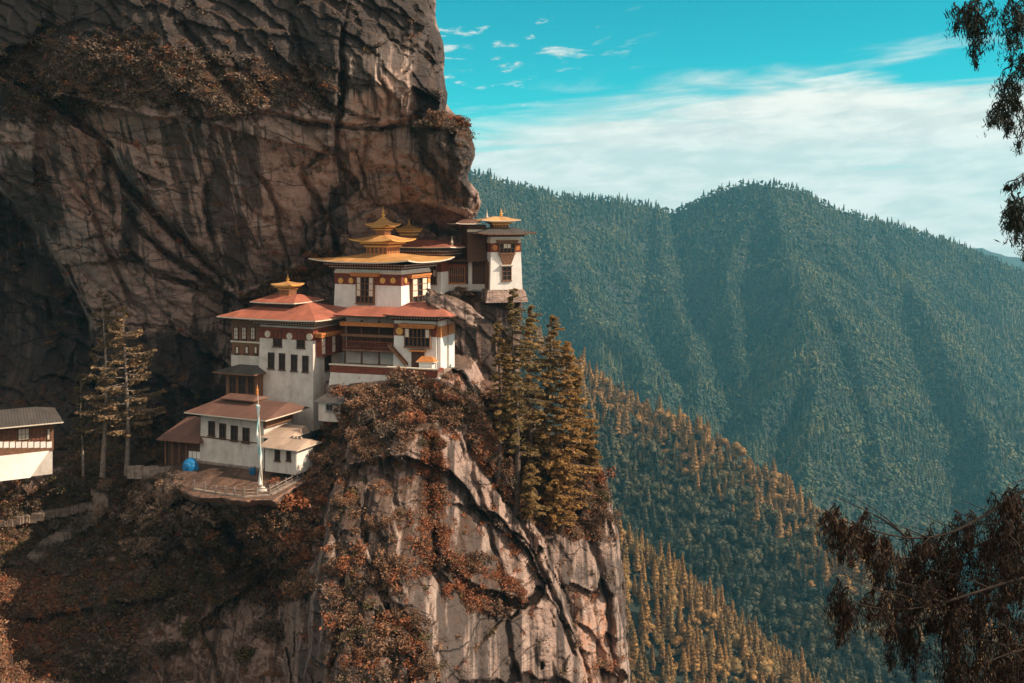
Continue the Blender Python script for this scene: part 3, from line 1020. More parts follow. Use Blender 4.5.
def seen(x, y, z, pad=60):
    u, v = CX + F * x / y, H0 - F * z / y
    return (u > 380 - pad) & (u < 1024 + pad) & (v < 683 + pad + 40) & (v > 100)


def ridge_crest_d(X, Y, key):
    best = np.full(len(X), 1e9)
    pts = TENTS[key]
    for a, b in zip(pts[:-1], pts[1:]):
        vx, vy = b[0] - a[0], b[1] - a[1]
        t = np.clip(((X - a[0]) * vx + (Y - a[1]) * vy) / (vx * vx + vy * vy), 0, 1)
        best = np.minimum(best, np.hypot(X - a[0] - t * vx, Y - a[1] - t * vy))
    return best


# far mountain: tens of thousands of trees that read as one wood
rng = np.random.RandomState(11)


def sample(xr, yr, spacing):
    nx, ny = int((xr[1] - xr[0]) / spacing), int((yr[1] - yr[0]) / spacing)
    gx, gy = np.meshgrid(np.linspace(*xr, nx), np.linspace(*yr, ny))
    x = gx.ravel() + rng.uniform(-.6, .6, gx.size) * spacing
    y = gy.ravel() + rng.uniform(-.6, .6, gx.size) * spacing
    m = (np.abs(x) < y * 0.75)
    return x[m], y[m]


def facing(x, y, z):
    """> 0 where the slope can be seen from near the viewpoint"""
    e = 6.0
    zx = (terrain_z(x + e, y) - z) / e
    zy = (terrain_z(x, y + e) - z) / e
    d = np.stack([-x, -y, -z], 1)
    return (d[:, 0] * -zx + d[:, 1] * -zy + d[:, 2]) / np.linalg.norm(d, axis=1), zx, zy


def forest(name, x, y, spc_h, protos, pick_fn, keepfn=None):
    z = terrain_z(x, y)
    m = seen(x, y, z)
    if keepfn is not None:
        m &= keepfn(x, y, z)
    x, y, z = x[m], y[m], z[m]
    fc, zx, zy = facing(x, y, z)
    m = fc > -0.12
    x, y, z, zx, zy = x[m], y[m], z[m], zx[m], zy[m]
    n = len(x)
    pick = pick_fn(x, y, z, zx, zy)
    s = spc_h * (0.5 + 0.95 * rng.rand(n) ** 1.7)
    sc = np.stack([s * (0.85 + 0.3 * rng.rand(n)), s * (0.85 + 0.3 * rng.rand(n)), s * (0.85 + 0.4 * rng.rand(n))], 1)
    rot = np.stack([rng.normal(size=n) * 0.07, rng.normal(size=n) * 0.07, rng.rand(n) * 6.283], 1)
    return gn_scatter(name, np.stack([x, y, z - 0.4], 1), rot, sc, pick, protos), n


FP = [solid_cone('conifer', 17, 3.9, 1, [M_far, M_bark], 4, 7), solid_cone('conifer', 20, 3.8, 2, [M_far, M_bark], 5, 7), solid_round('broadleaf', 12, 5.0, 3, [M_far, M_bark], 5, 7),
      solid_round('broadleaf', 11, 4.6, 4, [M_far, M_bark], 4, 7), solid_round('broadleaf', 14, 4.2, 14, [M_far, M_bark], 4, 7)]
x, y = sample((-900, 2400), (1050, 3000), 5.0)


def far_pick(x, y, z, zx, zy):
    q = np.stack([x, y, z], 1) / 120
    n = fbm(q, 3, 0.5, 91)
    p = np.where(n + rng.normal(size=len(x)) * 0.35 > 0.15, rng.randint(0, 2, len(x)), rng.randint(2, 5, len(x)))
    return p


fo, n_far = forest('far_forest', x, y, 0.80, FP, far_pick, lambda x, y, z: (z > -560) & (rng.rand(len(x)) < 0.55 + 0.6 * (fbm(np.stack([x, y, z], 1) / 90, 3, 0.5, 95) + 0.45)))
# middle spur: dark wood, sunlight along the crest put into golden foliage
MP = [solid_cone('conifer', 15, 3.0, 5, [M_mid, M_bark], 7, 8, 260, 0.5), solid_cone('conifer', 17, 2.9, 6, [M_mid, M_bark], 8, 8, 260, 0.5), solid_round('broadleaf', 11, 3.9, 7, [M_mid, M_bark], 8, 9, 520, 0.5),
      solid_round('broadleaf', 9.5, 3.6, 8, [M_mid, M_bark], 7, 9, 480, 0.5),
      solid_cone('conifer', 13, 3.5, 9, [M_gold, M_bark], 6, 9, 300, 0.5), solid_cone('conifer', 16, 3.0, 10, [M_gold, M_bark], 8, 9, 300, 0.5), solid_round('broadleaf', 9, 3.4, 12, [M_gold, M_bark], 7, 9, 400, 0.5)]


def mid_pick(x, y, z, zx, zy):
    d = ridge_crest_d(x, y, 'mid') + rng.normal(size=len(x)) * 13 + 16 * fbm(np.stack([x, y, z], 1) / 40, 2, 0.5, 97)
    g = d < 34
    return np.where(g, rng.randint(4, 7, len(x)), np.where(rng.rand(len(x)) < 0.35, rng.randint(0, 2, len(x)), rng.randint(2, 4, len(x))))


x, y = sample((-60, 760), (520, 1060), 4.2)
nd = lambda x, y: ridge_crest_d(x, y, 'near')
mo, n_mid = forest('hillside_forest', x, y, 1.0, MP, mid_pick, lambda x, y, z: (nd(x, y) > 75) & (z > -520))

# near spur: golden conifers, the nearest three hundred standing as trees of their own
NP = [solid_cone('spur_conifer', 16, 2.9, 21, [M_gold, M_bark], 9, 9, 420, 0.45), solid_cone('spur_conifer', 19, 2.5, 22, [M_gold, M_bark], 11, 9, 420, 0.45),
      solid_cone('spur_conifer', 13, 3.2, 25, [M_gold, M_bark], 6, 9, 460, 0.5), solid_cone('spur_conifer', 14, 2.8, 23, [M_conifer, M_bark], 8, 9, 400, 0.45),
      solid_cone('spur_conifer', 17, 2.4, 24, [M_conifer, M_bark], 10, 9, 400, 0.45), solid_round('broadleaf', 9.5, 3.4, 26, [M_conifer, M_bark], 7, 9, 520, 0.45), solid_round('broadleaf', 8, 3.0, 27, [M_gold, M_bark], 6, 9, 520, 0.45)]
x, y = sample((20, 260), (430, 640), 4.8)
z = terrain_z(x, y)
m = seen(x, y, z, 30) & (nd(x, y) < 78)
x, y, z = x[m], y[m], z[m]
fc, zx, zy = facing(x, y, z)
m = fc > -0.1
x, y, z = x[m], y[m], z[m]
inv = (CX + F * x / y > 600) & (H0 - F * (z + 15) / y < 690) & (CX + F * x / y < 1000)
order = np.argsort(np.where(inv, 0, 1e5) + y)
big = order[:300]
rest = order[300:]
gp = lambda k: rng.choice(7, k, p=[.2, .18, .16, .13, .11, .12, .10])
for i, pk in zip(big, gp(len(big))):
    kind_ = 0 if pk < 3 else (1 if pk < 5 else 2)
    hs = 0.55 + 0.75 * rng.rand() ** 1.3
    o = link(('spur_conifer', 'spur_conifer', 'broadleaf_tree')[kind_], NP[pk], None, (x[i], y[i], z[i] - 0.4), rng.rand() * 6.28, (hs * rng.uniform(.85, 1.2), hs * rng.uniform(.85, 1.2), hs * rng.uniform(.85, 1.2)))
    tag(o, ('golden brown conifer among its like on the nearest sunlit forest spur', 'dull olive conifer among golden ones on the nearest forest spur', 'rounded broadleaf tree among golden conifers on the nearest forest spur')[kind_],
        'tree', ('golden conifers on the nearest spur', 'olive conifers on the nearest spur', 'rounded trees on the nearest spur')[kind_])
k = len(rest)
if k:
    s = 0.7 + 0.55 * rng.rand(k)
    gn_scatter('spur_forest', np.stack([x[rest], y[rest], z[rest] - 0.4], 1), np.stack([0 * s, 0 * s, rng.rand(k) * 6.28], 1), np.stack([s, s, s], 1), gp(k), NP)
print('TREES', n_far, n_mid, len(big), k)

# ------------------------------------------------------------------ building kit
M_white = simple('white_plaster', (0.60, 0.555, 0.51), 0.10, 0.6, 0.9, 0.15, dirt=((0.30, 0.23, 0.18), 0.55))
M_bright = simple('fresh_plaster', (0.76, 0.73, 0.69), 0.06, 0.8, 0.9, 0.1, dirt=((0.42, 0.35, 0.30), 0.35))
M_timber = simple('dark_timber', (0.085, 0.042, 0.028), 0.35, 5, 0.8)
M_wood = simple('brown_wood', (0.17, 0.085, 0.048), 0.35, 5, 0.8)
M_band = simple('red_ochre_band', (0.17, 0.048, 0.030), 0.25, 2, 0.9)
M_orange = simple('orange_paint', (0.48, 0.18, 0.055), 0.25, 4, 0.7)
M_gold = simple('gold_paint', (0.72, 0.40, 0.11), 0.2, 5, 0.45, metal=0.25)
M_cream = simple('cream_paint', (0.62, 0.54, 0.44), 0.12, 4, 0.8)
M_dark = simple('dark_interior', (0.016, 0.012, 0.012), 0.3, 3, 0.6)
M_glass = simple('window_glass', (0.03, 0.028, 0.03), 0.2, 3, 0.15, spec=0.6)
M_stone = simple('stone', (0.24, 0.19, 0.16), 0.35, 1.6, 0.95, 0.5)
M_pave = simple('earth', (0.15, 0.105, 0.08), 0.3, 1.2, 0.95, 0.4)
M_metal = simple('grey_metal', (0.25, 0.25, 0.26), 0.2, 3, 0.5)


def roof_mat(name, col, rust, metal=0.0, rough=0.6, pitch=9.0):
    m, t, bs = new_mat(name)
    tcn = t.n('ShaderNodeTexCoord')
    ob = tcn.outputs['Object']
    n = t.noise(ob, 0.5, 6, 0.6)
    n2 = t.noise(t.scale(ob, (2.5, 0.3, 1)), 1.0, 5, 0.6)
    sx = t.n('ShaderNodeSeparateXYZ')
    t.l(ob, sx.inputs[0])
    sheet = t.n('ShaderNodeTexWhiteNoise', noise_dimensions='2D')
    cb = t.n('ShaderNodeCombineXYZ')
    t.l(t.math('FLOOR', t.math('MULTIPLY', sx.outputs[0], 1.1)), cb.inputs[0])
    t.l(t.math('FLOOR', t.math('MULTIPLY', sx.outputs[1], 0.5)), cb.inputs[1])
    t.l(cb.outputs[0], sheet.inputs[0])
    c = t.mix(sheet.outputs[0], tuple(x * 0.78 for x in col), tuple(min(1, x * 1.15) for x in col))
    c = t.mix(t.math('MULTIPLY', t.ss(t.math('ADD', t.math('MULTIPLY', n, 0.6), t.math('MULTIPLY', n2, 0.4)), 0.45, 0.68), 0.6), c, rust)
    t.put(bs.inputs['Base Color'], c)
    bs.inputs['Roughness'].default_value = rough
    bs.inputs['Metallic'].default_value = metal
    wv = t.math('SINE', t.math('MULTIPLY', sx.outputs[0], pitch * 2))
    b = t.n('ShaderNodeBump')
    b.inputs['Strength'].default_value = 0.35
    b.inputs['Distance'].default_value = 0.06
    t.l(wv, b.inputs['Height'])
    t.l(b.outputs[0], bs.inputs['Normal'])
    return m


M_redroof = roof_mat('red_sheet_roof', (0.38, 0.125, 0.080), (0.17, 0.062, 0.048))
M_brownroof = roof_mat('brown_sheet_roof', (0.145, 0.072, 0.054), (0.085, 0.05, 0.042))
M_paleroof = roof_mat('weathered_pale_roof', (0.42, 0.31, 0.24), (0.24, 0.15, 0.11))
M_greyroof = roof_mat('dark_grey_roof', (0.075, 0.064, 0.06), (0.045, 0.038, 0.036))
M_goldroof = roof_mat('gilded_roof', (0.62, 0.33, 0.125), (0.38, 0.19, 0.08), metal=0.1, rough=0.5)


class MB:
    def __init__(s):
        s.v, s.f, s.m = [], [], []

    def add(s, vs_, fs_, mat=0):
        o = len(s.v)
        s.v += [tuple(p) for p in vs_]
        s.f += [tuple(i + o for i in f) for f in fs_]
        s.m += [mat] * len(fs_)

    def frustum(s, x0, x1, y0, y1, z0, z1, i0=0.0, i1=0.0, mat=0):
        b = [(x0 + i0, y0 + i0, z0), (x1 - i0, y0 + i0, z0), (x1 - i0, y1 - i0, z0), (x0 + i0, y1 - i0, z0)]
        t = [(x0 + i1, y0 + i1, z1), (x1 - i1, y0 + i1, z1), (x1 - i1, y1 - i1, z1), (x0 + i1, y1 - i1, z1)]
        s.add(b + t, [(3, 2, 1, 0), (4, 5, 6, 7), (0, 1, 5, 4), (1, 2, 6, 5), (2, 3, 7, 6), (3, 0, 4, 7)], mat)

    def box(s, x0, x1, y0, y1, z0, z1, mat=0):
        s.frustum(min(x0, x1), max(x0, x1), min(y0, y1), max(y0, y1), z0, z1, 0, 0, mat)

    def fbox(s, fc, a0, a1, o0, o1, z0, z1, mat=0):
        """box on a wall face: a along it, o outwards from it"""
        a0, a1 = min(a0, a1), max(a0, a1)
        sh = -fc.bat * max(0.0, 0.5 * (z0 + z1) - fc.zb)
        o0, o1 = o0 + sh, o1 + sh
        if fc.kind == 'front':
            s.box(a0, a1, fc.c - o1, fc.c - o0, z0, z1, mat)
        elif fc.kind == 'right':
            s.box(fc.c + o0, fc.c + o1, a0, a1, z0, z1, mat)
        else:
            s.box(fc.c - o1, fc.c - o0, a0, a1, z0, z1, mat)

    def fdisc(s, fc, a, z, r, o0, o1, mat=0, n=14):
        sh = -fc.bat * max(0.0, z - fc.zb)
        ring = []
        for o in (o0 + sh, o1 + sh):
            for k in range(n):
                t = 2 * math.pi * k / n
                p, q = a + r * math.cos(t), z + r * math.sin(t)
                ring.append((p, fc.c - o, q) if fc.kind == 'front' else ((fc.c + o, p, q) if fc.kind == 'right' else (fc.c - o, p, q)))
        s.add(ring, [tuple(range(n))[::-1], tuple(range(n, 2 * n))] + [(k, (k + 1) % n, n + (k + 1) % n, n + k) for k in range(n)], mat)

    def tube(s, pts, r, n=6, mat=0):
        v, f = tube_np(np.array(pts, float), r, n)
        o = len(s.v)
        s.add(v.tolist(), f.tolist(), mat)
        k = len(pts)
        s.f += [tuple(o + i for i in range(n))[::-1], tuple(o + (k - 1) * n + i for i in range(n))]
        s.m += [mat, mat]

    def lathe(s, prof, cx, cy, n=12, mat=0):
        vs_ = [(cx + r * math.cos(2 * math.pi * k / n), cy + r * math.sin(2 * math.pi * k / n), z) for r, z in prof for k in range(n)]
        fs_ = [(i * n + k, i * n + (k + 1) % n, (i + 1) * n + (k + 1) % n, (i + 1) * n + k) for i in range(len(prof) - 1) for k in range(n)]
        fs_ += [tuple(range(n))[::-1], tuple((len(prof) - 1) * n + k for k in range(n))]
        s.add(vs_, fs_, mat)

    def roof(s, e, ze, t, zt, lift=0.0, th=0.14, seg=8, curve=0.0, mt=0, me_=1, mu=2, steps=4):
        """hipped (or gabled) roof from eave rectangle e up to top rectangle t, with swept corners"""
        ex0, ex1, ey0, ey1 = e
        tx0, tx1, ty0, ty1 = t
        par = []
        for side in range(4):
            for k in range(seg):
                par.append((side, k / seg))

        def ring(x0, x1, y0, y1, z, lf):
            out_ = []
            for side, q in par:
                c = abs(2 * q - 1) ** 3
                x, y = [(x0 + (x1 - x0) * q, y0), (x1, y0 + (y1 - y0) * q), (x1 + (x0 - x1) * q, y1), (x0, y1 + (y0 - y1) * q)][side]
                out_.append((x, y, z + lf * c))
            return out_
        n = len(par)
        rings = []
        for k in range(steps + 1):
            a = k / steps
            zc = ze + (zt - ze) * (a - curve * math.sin(math.pi * a))
            rings.append(ring(ex0 + (tx0 - ex0) * a, ex1 + (tx1 - ex1) * a, ey0 + (ty0 - ey0) * a, ey1 + (ty1 - ey1) * a, zc, lift * (1 - a) ** 2))
        vs_ = [p for r in rings for p in r]
        fs_ = [(k * n + i, k * n + (i + 1) % n, (k + 1) * n + (i + 1) % n, (k + 1) * n + i) for k in range(steps) for i in range(n)]
        fs_.append(tuple(steps * n + i for i in range(n)))
        s.add(vs_, fs_, mt)
        low = [(x, y, z - th) for x, y, z in rings[0]]
        mx, my = (ex0 + ex1) / 2, (ey0 + ey1) / 2
        inn = [(mx + (x - mx) * 0.6, my + (y - my) * 0.6, ze - th + 0.25 * min(1.0, (zt - ze))) for x, y, z in rings[0]]
        s.add(rings[0] + low, [(n + i, n + (i + 1) % n, (i + 1) % n, i) for i in range(n)], me_)
        s.add(low + inn, [(n + i, n + (i + 1) % n, (i + 1) % n, i) for i in range(n)] + [tuple(n + i for i in range(n))[::-1]], mu)

    def build(s, name, mats, parent=None, loc=None, rz=0.0):
        me_ = bpy.data.meshes.new(name)
        me_.from_pydata(s.v, [], s.f)
        for m in (mats if isinstance(mats, (list, tuple)) else [mats]):
            me_.materials.append(m)
        me_.polygons.foreach_set('material_index', np.array(s.m, np.int32))
        me_.update()
        return link(name, me_, parent, loc, rz)


class Face:
    def __init__(s, kind, c, bat=0.0, zb=0.0):
        s.kind, s.c, s.bat, s.zb = kind, c, bat, zb


class Bld:
    """a building: an Empty at its nearest corner; x runs along the front, y towards the back"""
    def __init__(s, name, label, cat, u, v, Y, rz, group=None):
        s.o = P(u, v, Y)
        s.rz = R(rz)
        s.e = link(name, None, None, s.o, s.rz)
        s.e.empty_display_size = 0.5
        tag(s.e, label, cat, group)
        s.c, s.s = math.cos(s.rz), math.sin(s.rz)

    def fx(s, u, y=0.0):
        t = (u - CX) / F
        qx, qy = s.o.x - y * s.s, s.o.y + y * s.c
        return (t * qy - qx) / (s.c - t * s.s)

    def sy(s, u, x=0.0):
        t = (u - CX) / F
        qx, qy = s.o.x + x * s.c, s.o.y + x * s.s
        return (qx - t * qy) / (s.s + t * s.c)

    def z(s, v, x=0.0, y=0.0):
        Y = s.o.y + x * s.s + y * s.c
        return (H0 - v) * Y / F - s.o.z

    def rect(s, fc, u0, u1, v0, v1):
        """face rectangle from two columns and two rows of the picture"""
        if fc.kind == 'front':
            a0, a1 = s.fx(u0, fc.c), s.fx(u1, fc.c)
            m = (0.5 * (a0 + a1), fc.c)
        else:
            a0, a1 = s.sy(u0, fc.c), s.sy(u1, fc.c)
            m = (fc.c, 0.5 * (a0 + a1))
        return min(a0, a1), max(a0, a1), s.z(v1, *m), s.z(v0, *m)

    def mb(s, name, mats, fn, parent=None):
        b = MB()
        fn(b)
        return b.build(name, mats, parent or s.e)

    def walls(s, name, mat, x0, x1, y0, y1, z0, z1, bat=0.0):
        return s.mb(name, mat, lambda b: b.frustum(x0, x1, y0, y1, z0, z1, 0, bat * (z1 - z0)))

    def band(s, x0, x1, y0, y1, z0, z1, bat=0.0, zb=0.0, out=0.07, mat=None, name='painted_band'):
        return s.mb(name, mat or M_band, lambda b: b.frustum(x0, x1, y0, y1, z0, z1, bat * (z0 - zb) - out, bat * (z1 - zb) - out))

    def disc(s, fc, a, z, r, mat=None, o=0.05):
        return s.mb('medallion', mat or M_gold, lambda b: (b.fdisc(fc, a, z, r, 0.0, o + 0.06), b.fdisc(fc, a, z, r * 0.5, o + 0.05, o + 0.10)))

    def window(s, fc, r, cols=2, rows=2, out=0.16, frame=None, white=(), lintel=None, fw=0.11, pane=None, sill=True):
        a0, a1, z0, z1 = r
        wd = s.mb('window', pane or M_glass, lambda b: b.fbox(fc, a0 + 0.02, a1 - 0.02, -0.35, out * 0.35, z0 + 0.02, z1 - 0.02))

        def fr(b):
            b.fbox(fc, a0, a0 + fw, -0.3, out, z0, z1)
            b.fbox(fc, a1 - fw, a1, -0.3, out, z0, z1)
            b.fbox(fc, a0 + fw, a1 - fw, -0.3, out, z1 - fw, z1)
            b.fbox(fc, a0 + fw, a1 - fw, -0.3, out, z0, z0 + fw)
            W_, Hh = a1 - a0 - 2 * fw, z1 - z0 - 2 * fw
            for k in range(1, cols):
                x = a0 + fw + W_ * k / cols
                b.fbox(fc, x - fw * 0.35, x + fw * 0.35, -0.2, out - 0.02, z0 + fw, z1 - fw)
            for k in range(1, rows):
                zz = z0 + fw + Hh * k / rows
                b.fbox(fc, a0 + fw, a1 - fw, -0.2, out - 0.035, zz - fw * 0.35, zz + fw * 0.35)
        s.mb('frame', frame or M_timber, fr, wd)
        if white:
            def wh(b):
                W_, Hh = a1 - a0 - 2 * fw, z1 - z0 - 2 * fw
                for (ci, ri) in white:
                    x0_, x1_ = a0 + fw + W_ * ci / cols, a0 + fw + W_ * (ci + 1) / cols
                    y0_, y1_ = z0 + fw + Hh * ri / rows, z0 + fw + Hh * (ri + 1) / rows
                    g = fw * 0.4
                    b.fbox(fc, x0_ + g, x1_ - g, -0.1, out - 0.05, y0_ + g, y1_ - g)
            s.mb('shutter', M_cream, wh, wd)
        if sill:
            s.mb('sill', frame or M_timber, lambda b: b.fbox(fc, a0 - 0.08, a1 + 0.08, -0.1, out + 0.1, z0 - 0.12, z0 - 0.002), wd)
        if lintel:
            ml, ov, hh = lintel
            s.mb('lintel', ml, lambda b: (b.fbox(fc, a0 - ov, a1 + ov, -0.1, out + 0.22, z1 + 0.012, z1 + hh * 0.5), b.fbox(fc, a0 - ov - 0.12, a1 + ov + 0.12, -0.1, out + 0.36, z1 + hh * 0.5 + 0.004, z1 + hh)), wd)
        return wd

    def cornice(s, x0, x1, y0, y1, z0, z1, mats=None, out0=0.1, out1=0.7, n=4):
        """stepped beams under the eaves with rows of joist ends"""
        mats = mats or [M_timber, M_wood, M_cream, M_band]

        def fn(b):
            hs = (z1 - z0) / n
            for k in range(n):
                o = out0 + (out1 - out0) * k / max(1, n - 1)
                b.box(x0 - o, x1 + o, y0 - o, y1 + o, z0 + k * hs + 0.004, z0 + (k + 1) * hs, (0, 1, 0, 3)[k % 4])
                if k % 2 == 1:
                    st = 0.42
                    oo = o + 0.09
                    x = x0 - o + 0.15
                    while x < x1 + o:
                        b.box(x, x + 0.17, y0 - oo, y0 - o + 0.05, z0 + k * hs + hs * 0.25, z0 + k * hs + hs * 0.85, 2)
                        x += st
                    y = y0 - o + 0.15
                    while y < y1 + o:
                        b.box(x1 + o - 0.05, x1 + oo, y, y + 0.17, z0 + k * hs + hs * 0.25, z0 + k * hs + hs * 0.85, 2)
                        b.box(x0 - oo, x0 - o + 0.05, y, y + 0.17, z0 + k * hs + hs * 0.25, z0 + k * hs + hs * 0.85, 2)
                        y += st
        return s.mb('cornice', mats, fn)

    def finial(s, cx, cy, z0, h, r, name='pinnacle', mat=None):
        pr = [(r, 0), (r * 1.15, .05), (r * .55, .10), (r * .5, .16), (r * 1.0, .22), (r * 1.1, .30), (r * .8, .38), (r * .35, .44), (r * .6, .50), (r * .65, .56),
              (r * .3, .62), (r * .22, .70), (r * .3, .76), (r * .16, .82), (r * .05, 1.0)]
        return s.mb(name, mat or M_gold, lambda b: b.lathe([(a, z0 + h * q) for a, q in pr], cx, cy, 12))


# ------------------------------------------------------------------ A: the gilded temple at the top
A = Bld('golden_temple', 'white temple with three stacked golden roofs and gold spire, highest of the central buildings', 'temple', 401.6, 306.3, 138, -24)
xl = A.fx(333.4)
dp = A.sy(431.5)
bt = 0.03
zt = A.z(268.5)
FA, RA, LA = Face('front', 0, bt), Face('right', 0, bt), Face('left', xl, bt)
A.walls('wall', M_bright, xl, 0, 0, dp, -2.2, zt, bt)
zb0, zb1 = A.z(286), A.z(274.8)
A.band(xl, 0, 0, dp, zb0, zb1, bt, -2.2)
A.band(xl, 0, 0, dp, zb1 + 0.004, A.z(272.2), bt, -2.2, 0.12, M_cream, 'white_cornice')
for u in (340.8, 351, 382.6, 393):
    A.disc(FA, A.fx(u), A.z(280.6, A.fx(u)), 0.40, o=0.12)
A.window(FA, A.rect(FA, 357, 374.7, 276.5, 303.3), 4, 4, 0.42, M_wood, [(0, 1), (0, 2), (0, 3), (3, 1), (3, 2), (3, 3)], (M_orange, 0.75, 0.5))
A.window(RA, A.rect(RA, 410.5, 425.7, 277.5, 302.5), 3, 4, 0.42, M_wood, [(0, 1), (0, 2), (0, 3), (2, 1), (2, 2), (2, 3)], (M_orange, 0.6, 0.5))
for u in (405.5, 428.6):
    a = A.sy(u)
    A.disc(RA, a, A.z(280.6, 0, a), 0.36, o=0.12)
A.cornice(xl, 0, 0, dp, zt - 0.25, zt + 0.55, out0=0.2, out1=1.0)
cx, cy = xl / 2, dp / 2
oh = 2.5
ze = A.z(263.3, oh, -oh)
s1 = 2.0
A.mb('lower_roof', [M_goldroof, M_cream, M_timber], lambda b: b.roof((xl - oh, oh, -oh, dp + oh), ze, (cx - s1, cx + s1, cy - s1, cy + s1), ze + 0.95, 0.42, 0.16, 10, 0.06))
def tower(b_, cx, cy, h0, h1, z0, z1, parent_name):
    def fn(b):
        b.frustum(cx - h0, cx + h0, cy - h0, cy + h0, z0, z0 + (z1 - z0) * 0.55, 0, 0, 0)
        hh = (z1 - z0) * 0.45
        for k in range(4):
            o = (h1 - h0) * (k + 1) / 4
            b.box(cx - h0 - o, cx + h0 + o, cy - h0 - o, cy + h0 + o, z0 + (z1 - z0) * 0.55 + hh * k / 4 + 0.003, z0 + (z1 - z0) * 0.55 + hh * (k + 1) / 4, (1, 2, 1, 0)[k])
        n = 5
        for k in range(n):
            x = cx - h0 + 2 * h0 * (k + 0.5) / n
            w_ = h0 / n * 0.62
            b.box(x - w_, x + w_, cy - h0 - 0.05, cy - h0 + 0.05, z0 + (z1 - z0) * 0.1, z0 + (z1 - z0) * 0.5, 3)
            y = cy - h0 + 2 * h0 * (k + 0.5) / n
            b.box(cx + h0 - 0.05, cx + h0 + 0.05, y - w_, y + w_, z0 + (z1 - z0) * 0.1, z0 + (z1 - z0) * 0.5, 3)
    return b_.mb(parent_name, [M_orange, M_gold, M_band, M_wood], fn)
zl0, zl1 = ze + 0.85, A.z(240.5, cx, cy)
tower(A, cx, cy, 1.75, 2.6, zl0, zl1, 'lantern')
q = 3.5
A.mb('middle_roof', [M_goldroof, M_gold, M_wood], lambda b: b.roof((cx - q, cx + q, cy - q, cy + q), zl1 - 0.02, (cx - 1.0, cx + 1.0, cy - 1.0, cy + 1.0), zl1 + 0.75, 0.30, 0.13, 8, 0.08))
zl2 = A.z(225.5, cx, cy)
tower(A, cx, cy, 0.82, 1.5, zl1 + 0.7, zl2, 'upper_lantern')
q2_ = 1.85
A.mb('top_roof', [M_goldroof, M_gold, M_wood], lambda b: b.roof((cx - q2_, cx + q2_, cy - q2_, cy + q2_), zl2 - 0.02, (cx - 0.25, cx + 0.25, cy - 0.25, cy + 0.25), zl2 + 1.05, 0.30, 0.12, 8, 0.16))
A.finial(cx, cy, zl2 + 1.0, 1.75, 0.30)

# ------------------------------------------------------------------ B: the temple behind with the second gilded cupola
B = Bld('rear_temple', 'red-roofed temple with one small gilded cupola, behind the three-tiered golden temple', 'temple', 441, 290, 150, -24)
xl = B.fx(392)
dp = 6.0
B.walls('wall', M_bright, xl, 0, 0, dp, -1.0, B.z(250), 0.02)
FB, RB = Face('front', 0, 0.02), Face('right', 0, 0.02)
B.band(xl, 0, 0, dp, B.z(272), B.z(262), 0.02, -1.0)
B.window(FB, B.rect(FB, 428, 437, 262, 284), 3, 3, 0.3, M_wood, [(0, 1), (2, 1)], (M_orange, 0.5, 0.5))
B.cornice(xl, 0, 0, dp, B.z(257), B.z(250.5), [M_wood, M_orange, M_cream, M_band], 0.2, 1.0)
ze = B.z(247.6, 2.0, -2.0)
B.mb('roof', [M_redroof, M_cream, M_timber], lambda b: b.roof((xl - 2, 2.6, -2.0, dp + 2), ze, (xl + 1.5, -2.0, 2.0, 3.8), ze + 1.0, 0.15, 0.15, 8))
B.mb('lower_eave', [M_redroof, M_cream, M_timber], lambda b: b.roof((xl + 1.0, 1.5, -1.7, 0.6), B.z(259.5, 0, -1), (xl + 2, 0.3, -0.05, 0.4), B.z(256, 0, 0), 0.05, 0.1, 4))
cxb, cyb = B.fx(409, 2.5), 2.5
z0, z1 = ze + 0.6, B.z(229.3, cxb, cyb)
tower(B, cxb, cyb, 0.95, 1.5, z0, z1, 'cupola')
B.mb('cupola_roof', [M_goldroof, M_gold, M_wood], lambda b: b.roof((cxb - 1.55, cxb + 1.55, cyb - 1.55, cyb + 1.55), z1 - 0.02, (cxb - 0.2, cxb + 0.2, cyb - 0.2, cyb + 0.2), z1 + 0.75, 0.22, 0.1, 8, 0.14))
B.finial(cxb, cyb, z1 + 0.7, 1.1, 0.2)
B.finial(B.fx(452, 0.4), 0.4, ze + 0.25, 1.5, 0.22, 'roof_pinnacle', M_cream)

# ------------------------------------------------------------------ G: gallery on the ledge
G = Bld('gallery', 'low shaded gallery with orange lattice window and white plinth, left of the lone tower', 'gallery', 485, 289.5, 152, -4)
xl = G.fx(441)
dp = 4.5
G.walls('wall', M_timber, xl, 0, 0, dp, 0, G.z(259))
G.mb('plinth', M_white, lambda b: b.box(xl - 0.05, 0.05, -0.12, dp, -0.3, G.z(284.2)))
FG = Face('front', 0)
G.window(FG, G.rect(FG, 444.5, 465, 266.5, 283.2), 9, 2, 0.2, M_orange, (), (M_band, 0.2, 0.4), 0.08)
for u in (442.4, 470.4):
    a = G.fx(u)
    G.mb('pillar', M_white, lambda b: b.box(a - 0.28, a + 0.28, -0.32, 0.1, -0.2, G.z(262)))
G.mb('roof', [M_brownroof, M_timber, M_timber], lambda b: b.roof((xl - 0.4, 0.7, -1.2, dp + 0.5), G.z(260.5, 0, -1), (xl, 0.2, 2, 2.6), G.z(255, 0, 2), 0.05, 0.14, 4))

